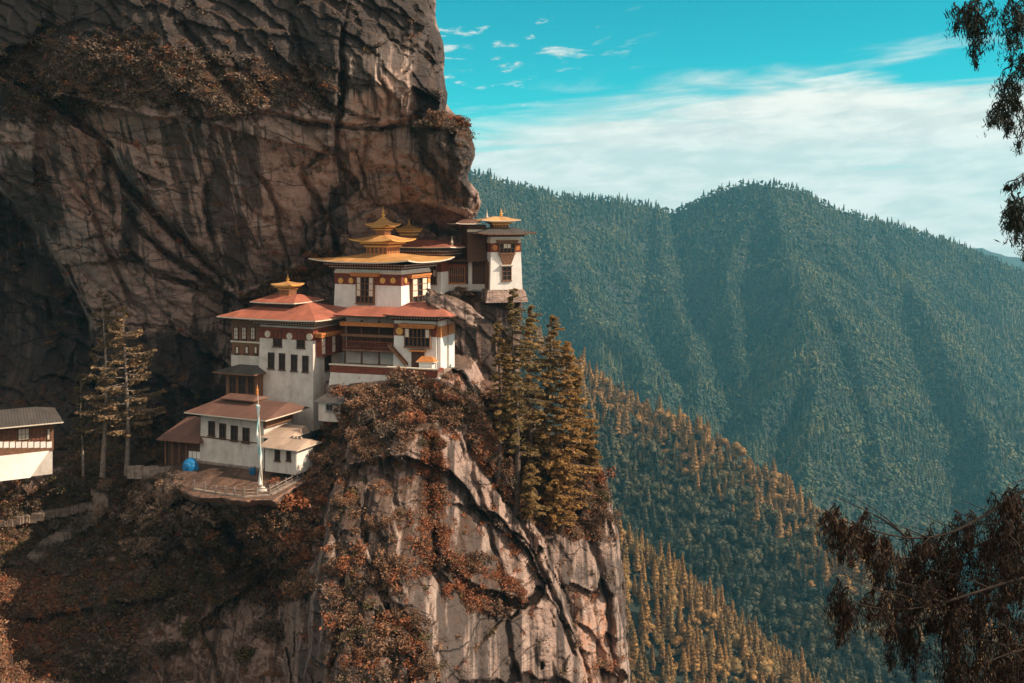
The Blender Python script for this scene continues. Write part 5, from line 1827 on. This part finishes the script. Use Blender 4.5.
MB_.lathe([(0.36, 0.902), (0.37, 0.95), (0.30, 0.97)], 0, 0, 16)
MB_.build('lid', M_metal, br)
# flower tubs by the flagstaff
for k, (u, v) in enumerate(((271.5, 487), (276, 484.5))):
    t_ = link('flower_tub', None, None, court(u, v))
    tag(t_, 'earthen tub of orange flowers nearest the flagpole' if k == 0 else 'earthen tub of orange flowers farther from the flagpole', 'flower tub', 'flower tubs on the courtyard')
    MB_ = MB()
    MB_.lathe([(0.2, 0), (0.28, 0.3), (0.3, 0.34), (0.24, 0.35)], 0, 0, 10)
    MB_.build('tub', M_stone, t_)
    rg = np.random.RandomState(60 + k)
    c_ = rg.normal(size=(70, 3)) * np.array([0.2, 0.2, 0.14]) + np.array([0, 0, 0.6])
    v_, f_ = leaf_quads(c_, 0.10 + 0 * c_[:, 0], rg)
    link('flowers', mesh_np('flowers', v_, f_, [M_red]), t_)
# low wall under the two pines
wl = MB()
w0, w1 = P(128, 466, 133) - P(128, 466, 133), P(197, 468, 131) - P(128, 466, 133)
for k in range(9):
    a, b = w0 + (w1 - w0) * (k / 9), w0 + (w1 - w0) * ((k + 0.97) / 9)
    wl.add([(a.x, a.y - .3, a.z - 1.6), (b.x, b.y - .3, b.z - 1.6), (b.x, b.y + .3, b.z - 1.6), (a.x, a.y + .3, a.z - 1.6)] +
           [(a.x, a.y - .25, a.z + .1 * (k % 2)), (b.x, b.y - .25, b.z + .1 * (k % 2)), (b.x, b.y + .25, b.z + .1 * (k % 2)), (a.x, a.y + .25, a.z + .1 * (k % 2))],
           [(3, 2, 1, 0), (4, 5, 6, 7), (0, 1, 5, 4), (1, 2, 6, 5), (2, 3, 7, 6), (3, 0, 4, 7)])
wo_ = wl.build('low_wall', M_stone, None, P(128, 466, 133))
tag(wo_, 'low dry stone wall between the pair of thin pines and the open shed', 'wall')

# stepped path on the left slope
def path_pts(px, n=60):
    px = np.array(px, float)
    L = np.r_[0, np.cumsum(np.hypot(*np.diff(px, axis=0).T))]
    s = np.linspace(0, L[-1], n)
    return [(np.interp(t, L, px[:, 0]), np.interp(t, L, px[:, 1])) for t in s]


pm = MB()
rp = random.Random(3)
for k, (u, v) in enumerate(path_pts([(98, 488), (106, 503), (92, 517), (66, 530), (46, 545), (34, 558)], 38)):
    p, nr = on_cliff(u, v)
    p = p + nr * 0.25
    w_ = 0.75 + 0.3 * rp.random()
    pm.frustum(p.x - w_, p.x + w_, p.y - 0.55, p.y + 0.35, p.z - 0.8, p.z + 0.22, 0, 0.05)
for k, (u, v) in enumerate(path_pts([(0, 521), (40, 513), (98, 502)], 34)):
    p, nr = on_cliff(u, v)
    p = p + nr * 0.2
    pm.frustum(p.x - 0.85, p.x + 0.85, p.y - 0.5, p.y + 0.4, p.z - 0.8, p.z + 0.12 + 0.05 * rp.random(), 0, 0.04)
M_pathstone = simple('trodden_stone', (0.21, 0.16, 0.13), 0.4, 1.5, 0.95, 0.5)
tag(pm.build('path', [M_pathstone]), kind='structure')

# ------------------------------------------------------------------ big conifers on the buttress
def conifer(name, H, rad, seed, mats, nb=100, per=62, bare=0.18, leaf=0.30, sparse=0.0, droop=0.25, flatk=0.55, oneside=None, tierpow=0.85, lean=0.0):
    """returns (trunk mesh, crown mesh): stem with real limbs, each carrying its own sprays"""
    rng = np.random.RandomState(seed)
    tubes = []
    k = np.linspace(0, 1, 12)
    wob = 0.012 * H
    stem = np.stack([wob * np.sin(k * 5 + seed) + lean * H * k ** 1.5, wob * np.cos(k * 4 + seed), -1.5 + k * (H + 1.5)], 1)
    tubes.append(tube_np(stem, np.maximum(0.017 * H * (1 - k) ** 0.9, 0.02), 7))
    cs, sz = [], []
    for b in range(nb):
        q = bare + (1 - bare) * ((b + rng.rand()) / nb) ** tierpow
        q = min(q, 0.995)
        if rng.rand() < sparse:
            continue
        L = rad * (1 - q) ** 0.62 * (0.30 + 0.95 * rng.rand()) * min(1.0, 0.45 + 2.2 * (q - bare)) + 0.25
        az_ = rng.rand() * 6.283
        if oneside is not None:
            L *= 1.0 + 0.45 * math.cos(az_ - oneside)
        zz_ = q * H
        i_ = q * 11
        sx_ = np.interp((zz_ + 1.5) / (H + 1.5), k, stem[:, 0])
        sy_ = np.interp((zz_ + 1.5) / (H + 1.5), k, stem[:, 1])
        t = np.linspace(0, 1, 5)
        up = 0.22 * (q - 0.35)
        pts = np.stack([sx_ + L * t * math.cos(az_), sy_ + L * t * math.sin(az_), zz_ + L * (up * t - droop * t * t + 0.10 * t ** 4)], 1)
        tubes.append(tube_np(pts, np.maximum(0.02 * L * (1 - t * 0.85) + 0.008, 0.008), 4))
        m = int(per * (0.35 + L / rad))
        tt_ = 0.22 + 0.8 * rng.rand(m) ** 0.8
        c = np.stack([np.interp(tt_, t, pts[:, j]) for j in range(3)], 1)
        side = rng.normal(size=m) * 0.17 * L * (1.05 - tt_) + rng.normal(size=m) * 0.10
        c[:, 0] += -math.sin(az_) * side
        c[:, 1] += math.cos(az_) * side
        c[:, 2] -= np.abs(side) * 0.35 + 0.12 * rng.rand(m)
        cs.append(c)
        sz.append(leaf * (0.55 + 0.8 * rng.rand(m)))
    c, s = np.concatenate(cs), np.concatenate(sz)
    v, f = leaf_quads(c, s, rng, flatk, 1.25)
    tv, tf = joinvf(tubes)
    return mesh_np('trunk', tv, tf, [mats[1]], smooth=True), mesh_np('crown', v, f, [mats[0]])


def tree_thing(name, label, cat, pos, tm, cm, rz=0.0, s=1.0, group=None):
    e = link(name, None, None, pos, rz, s)
    tag(e, label, cat, group)
    link('trunk', tm, e)
    link('crown', cm, e)
    return e


GRP = 'conifers on the rock buttress'
# column, base row, top row, crown radius in metres, sparse, golden, label
BIG = [(499, 470, 318, 2.9, 0.35, 0, 'thin half-bare conifer, leftmost of the group on the rock buttress'),
       (515, 500, 284, 4.2, 0.20, 0, 'tallest olive conifer on the buttress, its tip beside the lone tower base'),
       (531, 512, 301, 4.4, 0.15, 0, 'second tallest conifer in the middle of the buttress group, with dull olive crown'),
       (546, 515, 312, 4.4, 0.10, 1, 'dense brownish conifer between the olive ones and the golden ones on the buttress'),
       (561, 522, 337, 4.0, 0.05, 1, 'broad golden conifer with layered branches, second from right on the buttress'),
       (573, 508, 364, 3.1, 0.05, 1, 'golden conifer at the right edge of the buttress, against the dark wood'),
       (508, 440, 352, 2.4, 0.3, 0, 'short dark conifer close under the lone tower rock'),
       (553, 530, 452, 2.4, 0.05, 1, 'young golden conifer at the foot of the buttress group'),
       (529, 528, 462, 2.2, 0.1, 0, 'young olive conifer low in the gully at the buttress foot'),
       (588, 472, 418, 1.3, 0.1, 1, 'smallest golden conifer on the upper right rim of the buttress')]
for i, (u, vb_, vt_, rad, sp, gd, lb) in enumerate(BIG):
    p, nr = on_cliff(u, vb_)
    H_ = (vb_ - vt_) * p.y / F
    tm, cm = conifer('conifer', H_, rad, 100 + i, [M_conifer_gold if gd else M_conifer, M_bark], nb=int(60 + H_ * 4.2), per=85, bare=0.10 if gd else 0.22, leaf=0.20, flatk=0.72,
                     sparse=sp, oneside=0.0, lean=0.02 if gd else 0.0)
    tree_thing('conifer', lb, 'conifer', p - Vector((0, 0.3, 0.3)), tm, cm, 0, 1, GRP)

# the thin pair on the left, with tiers of loose foliage
for i, (u, vb_, vt_, rad, sp, lb) in enumerate(((104, 463, 288, 5.4, 0.3, 'tall thin pine with a pale bare trunk, left one of the pair against the cliff'),
                                               (126, 462, 302, 6.6, 0.2, 'loose golden-brown pine with layered branches, right one of the pair against the cliff'),
                                               (82, 462, 372, 1.5, 0.45, 'small bare dark pine left of the tall thin pair'))):
    Yp = 137.0
    p = P(u, vb_ + 3, Yp)
    H_ = (vb_ - vt_) * Yp / F
    tm, cm = conifer('thin_pine', H_, rad, 200 + i, [M_pine if i < 2 else M_olive, M_palebark], nb=85, per=150, bare=0.16 if i != 1 else 0.2, leaf=0.21, sparse=sp, droop=0.02, flatk=0.6,
                     tierpow=0.9)
    tree_thing('thin_pine', lb, 'pine', p, tm, cm, 0, 1, 'thin pines under the cliff')

# ------------------------------------------------------------------ shrubs and ground cover on the rock
def shrub_mesh(seed, mats, n=420, leaf=0.10, h=1.0):
    rng = np.random.RandomState(seed)
    k = 8
    cc = np.stack([rng.normal(size=k) * 0.55, rng.normal(size=k) * 0.55, (0.3 + 0.65 * rng.rand(k)) * h], 1)
    cr = 0.30 + 0.25 * rng.rand(k)
    w_ = rng.randint(0, k, n)
    d = rng.normal(size=(n, 3))
    d /= np.linalg.norm(d, axis=1, keepdims=True)
    c = cc[w_] + d * (cr[w_] * (0.45 + 0.65 * rng.rand(n)))[:, None]
    v1, f1_ = leaf_quads(c, leaf * (0.5 + 0.9 * rng.rand(n)), rng, 0.0, 1.2)
    tb = []
    for j in range(k):
        t = np.linspace(0, 1, 4)[:, None]
        mid = cc[j] * np.array([0.35, 0.35, 0.6])
        pts = (1 - t) ** 2 * np.array([[0, 0, -0.5]]) + 2 * t * (1 - t) * mid + t * t * cc[j]
        tb.append(tube_np(pts, [0.05, 0.04, 0.028, 0.012], 4))
    v2, f2_ = joinvf(tb)
    v, f = joinvf([(v1, f1_), (v2, f2_)])
    return mesh_np('shrub', v, f, mats, np.r_[np.zeros(len(f1_)), np.ones(len(f2_))])


SHR = [shrub_mesh(i, [m, M_bark], 820, 0.095, 1.0 + 0.2 * (i % 2)) for i, m in enumerate((M_dry, M_dry, M_grey, M_grey, M_olive, M_red, M_sunlit))]
SLB = ['rounded dry brown shrub rooted in the crag', 'rounded dry brown shrub rooted in the crag', 'leafless greyish shrub on the slope', 'leafless greyish shrub on the slope',
       'dull olive shrub growing on the rock', 'rust-red shrub clinging to the rock', 'dry twiggy shrub, coloured as if sunlit, on the bank below the courtyard']
SGR = ['dry brown shrubs on the crag', 'dry brown shrubs on the crag', 'greyish shrubs on the slope', 'greyish shrubs on the slope', 'olive shrubs on the rock', 'rust-red shrubs on the rock', 'sunlit-coloured twiggy shrubs below the courtyard']
rs = np.random.RandomState(77)
# outline of each thicket, how many, size range in metres, which kinds
THICK = [([(352, 396), (400, 382), (432, 384), (455, 400), (462, 432), (430, 440), (350, 448), (332, 470), (336, 440)], 30, (0.8, 1.7), (0, 0, 1, 2, 3, 5)),
         ([(225, 505), (300, 486), (335, 450), (340, 480), (312, 520), (300, 590), (230, 590)], 28, (0.8, 1.8), (0, 1, 5, 0)),
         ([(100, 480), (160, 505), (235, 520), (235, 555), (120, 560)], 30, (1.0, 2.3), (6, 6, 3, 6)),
         *[([(u - 11, v - 6), (u + 11, v - 6), (u + 11, v + 6), (u - 11, v + 6)], n_, (0.6, 1.4), (0, 0, 1, 5)) for u, v, n_ in
           ((327, 478, 5), (340, 432, 4), (362, 455, 5), (407, 428, 5), (336, 571, 4), (380, 527, 3), (389, 575, 5), (342, 624, 5), (407, 629, 5), (393, 651, 4), (478, 564, 4), (491, 612, 3),
            (460, 590, 3), (442, 564, 3), (610, 522, 2), (420, 673, 3), (352, 662, 3), (318, 540, 4), (312, 590, 3), (440, 400, 4), (372, 405, 4), (350, 500, 3))],
         ([(530, 450), (592, 450), (608, 500), (595, 535), (545, 530), (500, 490)], 20, (0.8, 1.6), (0, 5, 4, 1)),
         ([(470, 395), (510, 420), (535, 510), (505, 490)], 13, (0.8, 1.7), (2, 3, 0)),
         ([(-20, 575), (15, 585), (34, 640), (34, 683), (-20, 683)], 6, (0.7, 1.3), (0, 5, 1)),
         ([(0, 462), (20, 470), (15, 500), (0, 505)], 5, (0.9, 1.5), (0, 1)),
         ([(415, 118), (440, 116), (462, 118), (470, 135), (445, 128)], 8, (0.7, 1.2), (0, 5)),
         ([(480, 286), (524, 286), (530, 296), (500, 300), (440, 296)], 10, (0.5, 0.9), (2, 0, 4)),
         ([(240, 292), (300, 262), (340, 245), (330, 265), (290, 290)], 9, (0.6, 1.1), (0, 5)),
         ([(60, 90), (180, 60), (240, 75), (230, 112), (120, 108)], 9, (0.7, 1.3), (2, 3, 0)),
         ([(176, 486), (195, 498), (245, 502), (275, 501), (305, 484), (312, 500), (300, 525), (190, 530)], 18, (0.7, 1.3), (0, 2, 3, 4)),
         ([(50, 505), (150, 520), (290, 545), (290, 683), (70, 683), (40, 600)], 34, (1.0, 2.2), (2, 3, 0, 4)),
         ([(148, 472), (178, 478), (186, 502), (160, 506)], 9, (0.8, 1.3), (2, 6, 3)),
         ([(40, 470), (100, 470), (100, 500), (40, 500)], 7, (0.8, 1.5), (3, 4))]


def inpoly(u, v, poly):
    c = False
    for (ax, ay), (bx, by) in zip(poly, poly[1:] + poly[:1]):
        if (ay > v) != (by > v) and u < (bx - ax) * (v - ay) / (by - ay) + ax:
            c = not c
    return c


LAYG = LAY.reshape(GH, GW)
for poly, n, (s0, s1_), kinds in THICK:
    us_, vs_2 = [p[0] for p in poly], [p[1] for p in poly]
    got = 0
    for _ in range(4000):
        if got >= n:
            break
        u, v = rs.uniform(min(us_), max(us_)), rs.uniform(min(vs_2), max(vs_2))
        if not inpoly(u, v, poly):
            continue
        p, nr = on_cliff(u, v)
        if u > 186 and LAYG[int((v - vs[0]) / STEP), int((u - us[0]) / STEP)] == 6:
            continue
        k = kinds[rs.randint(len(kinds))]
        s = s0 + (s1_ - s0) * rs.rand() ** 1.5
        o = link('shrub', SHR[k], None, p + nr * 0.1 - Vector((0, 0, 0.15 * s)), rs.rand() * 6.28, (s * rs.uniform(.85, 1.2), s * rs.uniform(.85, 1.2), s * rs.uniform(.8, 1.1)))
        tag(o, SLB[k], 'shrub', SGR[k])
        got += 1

# low ground cover: tufts of dry grass and creepers that nobody could count
def tuft_mesh(seed, mat, n=70, leaf=0.095, hang=0.0):
    rng = np.random.RandomState(seed)
    c = rng.normal(size=(n, 3)) * np.array([0.32, 0.32, 0.18]) + np.array([0, 0, 0.16])
    v, f = leaf_quads(c, leaf * (0.5 + 0.9 * rng.rand(n)), rng, 0.0, 1.4)
    return mesh_np('tuft', v, f, [mat])


TUF = [tuft_mesh(1, M_dry), tuft_mesh(2, M_dry), tuft_mesh(3, M_grey), tuft_mesh(4, M_olive), tuft_mesh(5, M_red)]
vg = veg.reshape(GH, GW)
nz_ = NRM[:, :, 2]
gu_, gv_ = np.meshgrid(us, vs)
pr = np.clip(vg * 1.15 - 0.25, 0, 1) + 0.25 * np.clip(np.abs(nz_) * 1.6 - 0.75, 0, 1)
q3 = np.stack([gu_.ravel() / 13, gv_.ravel() / 13, 0 * gu_.ravel()], 1)
pr *= np.clip(0.55 + 1.5 * fbm(q3, 3, 0.5, 66).reshape(GH, GW), 0.05, 1.6)
pr *= (LAYG != 6) * (LAYG != 3) * (ins2 > 3) * (gu_ < 645) * (gu_ > -60) * (gv_ > -40) * (gv_ < 730)
# nothing under the buildings
bl = np.zeros_like(pr, bool)
for poly in ([(225, 318), (345, 300), (470, 300), (470, 374), (436, 378), (332, 390), (330, 420), (318, 470), (196, 470), (160, 465), (165, 425), (215, 400)], [(330, 240), (475, 225), (528, 225), (526, 287), (430, 305), (330, 305)],
             [(0, 405), (62, 405), (62, 450), (40, 470), (0, 470)]):
    bl |= np.array(polydist(poly, True, 0.0) > 0).reshape(GH, GW)
pr *= ~bl
pp = pr.ravel() / pr.sum()
NT_ = 12500
pick = rs.choice(len(pp), NT_, p=pp)
pos = cgrid.reshape(-1, 3)[pick] + NRM.reshape(-1, 3)[pick] * 0.05
sz = (0.55 + 0.9 * rs.rand(NT_) ** 2)
uu_, vv_ = uf[pick], vf[pick]
kk = rs.choice([0, 0, 1, 1, 2, 3, 4], NT_)
left = (uu_ < 240) & (vv_ > 430)
kk = np.where(left & (rs.rand(NT_) < 0.5), rs.choice([2, 3], NT_), kk)
kk = np.where((uu_ > 405) & (uu_ < 535) & (vv_ > 430) & (rs.rand(NT_) < 0.6), 4, kk)
kk = np.where((uu_ < 60) & (vv_ > 570), rs.choice([0, 1, 4], NT_), kk)
kk = np.where((vv_ < 140) & (rs.rand(NT_) < 0.6), 2, kk)
gn_scatter('ground_cover', pos, np.stack([rs.normal(size=NT_) * .3, rs.normal(size=NT_) * .3, rs.rand(NT_) * 6.28], 1), np.stack([sz, sz, sz * 0.9], 1), kk, TUF)

# ------------------------------------------------------------------ weeping cypress close by, its stem just right of the picture
M_weep = leaf_mat('dark_brown_sprays', [(0.016, 0.010, 0.008), (0.032, 0.019, 0.013), (0.052, 0.029, 0.019), (0.024, 0.016, 0.012)])
M_weepg = leaf_mat('dark_green_sprays', [(0.012, 0.018, 0.016), (0.022, 0.028, 0.022), (0.034, 0.034, 0.024)])


def spray(p0, dirv, L, hang, rng, tw=0.20, dens=1.0):
    """one hanging spray: a drooping spine with feathery side twigs"""
    t = np.linspace(0, 1, 12)
    d = np.array(dirv, float)
    spine = p0 + d * L * 0.55 * (t - 0.35 * t * t)[:, None] + np.array([0, 0, -1.0]) * (hang * t ** 1.7)[:, None]
    spine[:, 0] += 0.03 * np.sin(t * 7 + rng.rand() * 6)
    n = int(300 * dens * (L + hang))
    tt_ = 0.06 + 0.96 * rng.rand(n)
    c = np.stack([np.interp(tt_, t, spine[:, j]) for j in range(3)], 1)
    lat = rng.normal(size=(n, 2)) * tw * 0.33 * np.sin(np.clip(tt_ * 1.05, 0, 1) * math.pi * 0.85 + 0.3)[:, None]
    c[:, 0] += lat[:, 0]
    c[:, 1] += lat[:, 1]
    c[:, 2] -= np.abs(lat).sum(1) * 1.0 + 0.04 * rng.rand(n)
    v, f = leaf_quads(c, 0.017 * (0.6 + 0.9 * rng.rand(n)), rng, 0.0, 1.7, 0.5)
    # shorten the width of each leaflet: the sprays are thread-like
    q = v.reshape(-1, 4, 3)
    mid = (q[:, 0] + q[:, 2])[:, None] / 2
    q[:, 1:4:2] = mid + (q[:, 1:4:2] - mid) * 0.42
    return (q.reshape(-1, 3), f), tube_np(spine, np.linspace(0.010, 0.003, 12), 4)


rw = np.random.RandomState(31)
base = Vector((6.6, 10.5, float(terrain_z(np.array([6.6]), np.array([10.5]))[0]) - 0.3))
wt = link('weeping_cypress', None, None, base)
tag(wt, 'dark weeping cypress close to the viewer, its drooping sprays hanging into the right edge', 'tree')
bb = np.array(base)
zz_ = np.linspace(base.z, 4.5, 14)
stem = np.stack([6.6 + 0.12 * np.sin(zz_ * 0.7), 10.5 + 0.1 * np.cos(zz_ * 0.6), zz_], 1)
v, f = tube_np(stem - bb, np.linspace(0.34, 0.10, 14), 10)
link('trunk', mesh_np('trunk', v, f, [M_bark], smooth=True), wt)


def px(u, v, Y):
    return np.array(P(u, v, Y))


M_wbark = simple('dark_bark', (0.026, 0.017, 0.013), 0.4, 6, 0.95, 0.3)


def smooth_curve(pts, n=20):
    pts = np.array(pts, float)
    L = np.r_[0, np.cumsum(np.linalg.norm(np.diff(pts, axis=0), axis=1))]
    s_ = np.linspace(0, L[-1], n)
    cv = np.stack([np.interp(s_, L, pts[:, j]) for j in range(3)], 1)
    for _ in range(3):
        cv[1:-1] = (cv[:-2] + cv[1:-1] * 2 + cv[2:]) / 4
    return cv


# limbs from the stem, each with branchlets that end in clumps of hanging sprays: (column, row, depth, hang in pixels, width in metres, sprays)
LIMBS = [
    ([(6.5, 10.4, 3.2), px(1090, -60, 10.0), px(1030, -40, 9.8), px(985, -30, 9.7), px(962, -24, 9.6)], 1,
     [(962, -12, 9.6, 38, .06, 4), (978, -16, 9.7, 45, .07, 4), (988, -2, 9.6, 44, .06, 4), (994, -10, 9.8, 40, .12, 4), (1008, 0, 9.7, 38, .12, 4), (1022, -4, 9.8, 50, .14, 5), (1040, 5, 9.8, 60, .14, 5)]),
    ([(6.5, 10.4, 2.4), px(1090, 10, 10.2), px(1045, 40, 10.0), px(1016, 64, 9.9)], 1,
     [(1008, 66, 9.9, 50, .09, 4), (1018, 60, 9.8, 48, .10, 4), (1016, 84, 9.9, 44, .07, 4), (1030, 90, 9.9, 52, .12, 4), (1000, 90, 9.9, 30, .05, 3)]),
    ([(6.5, 10.4, 1.4), px(1080, 150, 10.2), px(1038, 165, 10.1), px(1016, 180, 10.0)], 1,
     [(1016, 178, 10, 46, .08, 3), (1008, 196, 10, 30, .07, 3), (1022, 200, 10, 55, .09, 4), (1030, 190, 10, 60, .1, 3)]),
    ([(6.5, 10.5, -1.4), px(1090, 470, 10.4), px(1020, 512, 10.1), px(960, 528, 9.9), px(905, 540, 9.8), px(884, 534, 9.7)], 0,
     [(893, 528, 9.8, 62, .10, 4), (908, 526, 9.9, 80, .14, 6), (922, 514, 9.8, 72, .14, 6), (938, 522, 9.7, 90, .16, 7), (955, 512, 9.9, 100, .18, 8), (970, 520, 9.8, 112, .2, 8), (984, 506, 9.9, 110, .2, 8),
      (1000, 518, 10, 120, .2, 8), (1016, 500, 10, 90, .18, 7), (1034, 500, 10.1, 100, .2, 6), (962, 500, 10, 40, .1, 4), (994, 492, 10, 50, .1, 4), (948, 560, 10, 100, .16, 6)]),
    ([(6.5, 10.5, -1.0), px(1090, 430, 9.8), px(1020, 470, 9.5), px(940, 520, 9.3), px(880, 512, 9.2), px(842, 496, 9.2)], 0,
     [(838, 498, 9.2, 42, .07, 4), (848, 494, 9.2, 58, .09, 5), (859, 508, 9.2, 50, .07, 4), (866, 520, 9.3, 40, .05, 2), (1016, 474, 9.5, 46, .10, 4), (1022, 490, 9.5, 60, .10, 4), (1006, 486, 9.5, 30, .06, 2)]),
    ([(6.5, 10.5, -2.6), px(1080, 570, 10.6), px(1010, 575, 10.4), px(940, 592, 10.2), px(905, 606, 10.1)], 0,
     [(905, 606, 10.1, 68, .11, 7), (914, 612, 10.1, 50, .08, 4), (932, 600, 10.2, 40, .10, 3), (950, 604, 10.2, 90, .13, 5), (972, 600, 10.3, 100, .16, 7), (990, 590, 10.3, 110, .18, 8), (1008, 585, 10.4, 110, .18, 7),
      (1026, 580, 10.4, 120, .2, 7), (962, 640, 10.3, 70, .12, 5)]),
    ([(6.5, 10.5, -3.6), px(1080, 618, 10.0), px(1015, 628, 9.7), px(985, 640, 9.6)], 0,
     [(985, 640, 9.6, 60, .12, 5), (1000, 645, 9.7, 60, .13, 5), (1020, 636, 9.7, 80, .14, 6)]),
    ([(6.5, 10.5, -2.0), px(1085, 540, 9.6), px(1000, 560, 9.4), px(930, 585, 9.3), px(872, 590, 9.2), px(846, 576, 9.2)], 0,
     [(843, 574, 9.2, 52, .07, 5), (851, 580, 9.2, 62, .07, 5), (874, 590, 9.2, 24, .06, 2), (890, 580, 9.3, 30, .07, 3), (930, 570, 9.3, 50, .1, 4)]),
]
for pts, green, clumps in LIMBS:
    pts = [pts[0]] + [np.array(p_) - np.array([0, 0, 0.0 if green else 0.22]) for p_ in pts[1:]]
    cv = smooth_curve(pts, 22)
    tb = [tube_np(cv - bb, np.linspace(0.028, 0.005, 22), 6)]
    lo = None
    lv, tw_ = [], []
    for k in range(9):
        st = cv[min(21, 5 + 2 * k)] + np.array([rw.normal() * 0.02, rw.normal() * 0.03, 0.01])
        a, b = spray(st - bb, np.array([rw.normal(), rw.normal(), 0.5 * rw.rand()]), 0.10 + 0.2 * rw.rand(), 0.08 + (0.14 if green else 0.32) * rw.rand(), rw, 0.10, 1.8)
        lv.append(a)
        tw_.append(b)
    for (u, v_, Y_, hang, wd, ns) in clumps:
        tip = px(u, v_, Y_)
        k = int(np.argmin(((cv - tip) ** 2).sum(1)))
        k = max(0, k - 3)
        mid = (cv[k] + tip) / 2 + np.array([0.03, 0, 0.03])
        bc = smooth_curve([cv[k], mid, tip], 9)
        tb.append(tube_np(bc - bb, np.linspace(0.006, 0.003, 9), 5))
        for _ in range(max(2, int(ns * (0.35 if green else 0.4)))):
            st = tip + np.array([rw.normal() * wd * 0.7, rw.normal() * wd * 0.9, -abs(rw.normal()) * 0.05 - 0.25 * hang * 0.01 * rw.rand()])
            d = np.array([rw.normal() * 0.6 - 0.2, rw.normal() * 0.6, 0.1 * rw.rand()])
            a, b = spray(st - bb, d, 0.10 + 0.16 * rw.rand(), hang * 0.01 * (0.3 + 0.85 * rw.rand()), rw, 0.15 + 0.5 * wd, 1.9)
            lv.append(a)
            tw_.append(b)
    v, f = joinvf(tb + tw_)
    lo = link('limb', mesh_np('limb', v, f, [M_wbark], smooth=True), wt)
    v, f = joinvf(lv)
    link('foliage', mesh_np('foliage', v, f, [M_weepg if green else M_weep]), lo)
# ------------------------------------------------------------------ air
hz = bpy.data.materials.new('air')
hz.use_nodes = True
h = NT(hz.node_tree)
ho = h.n('ShaderNodeOutputMaterial')
pv = h.n('ShaderNodeVolumePrincipled')
h.l(pv.outputs[0], ho.inputs['Volume'])
pv.inputs['Color'].default_value = (0.22, 0.74, 1.0, 1)
pv.inputs['Density'].default_value = 0.72e-4
pv.inputs['Anisotropy'].default_value = 0.0
bx = np.array([(x_, y_, z_) for z_ in (-660.0, 420.0) for y_ in (-400.0, 6900.0) for x_ in (-5600.0, 7400.0)])
hm = mesh_np('haze', bx, [(0, 2, 3, 1), (4, 5, 7, 6), (0, 1, 5, 4), (2, 6, 7, 3), (0, 4, 6, 2), (1, 3, 7, 5)], [hz])
tag(link('haze', hm), kind='stuff')
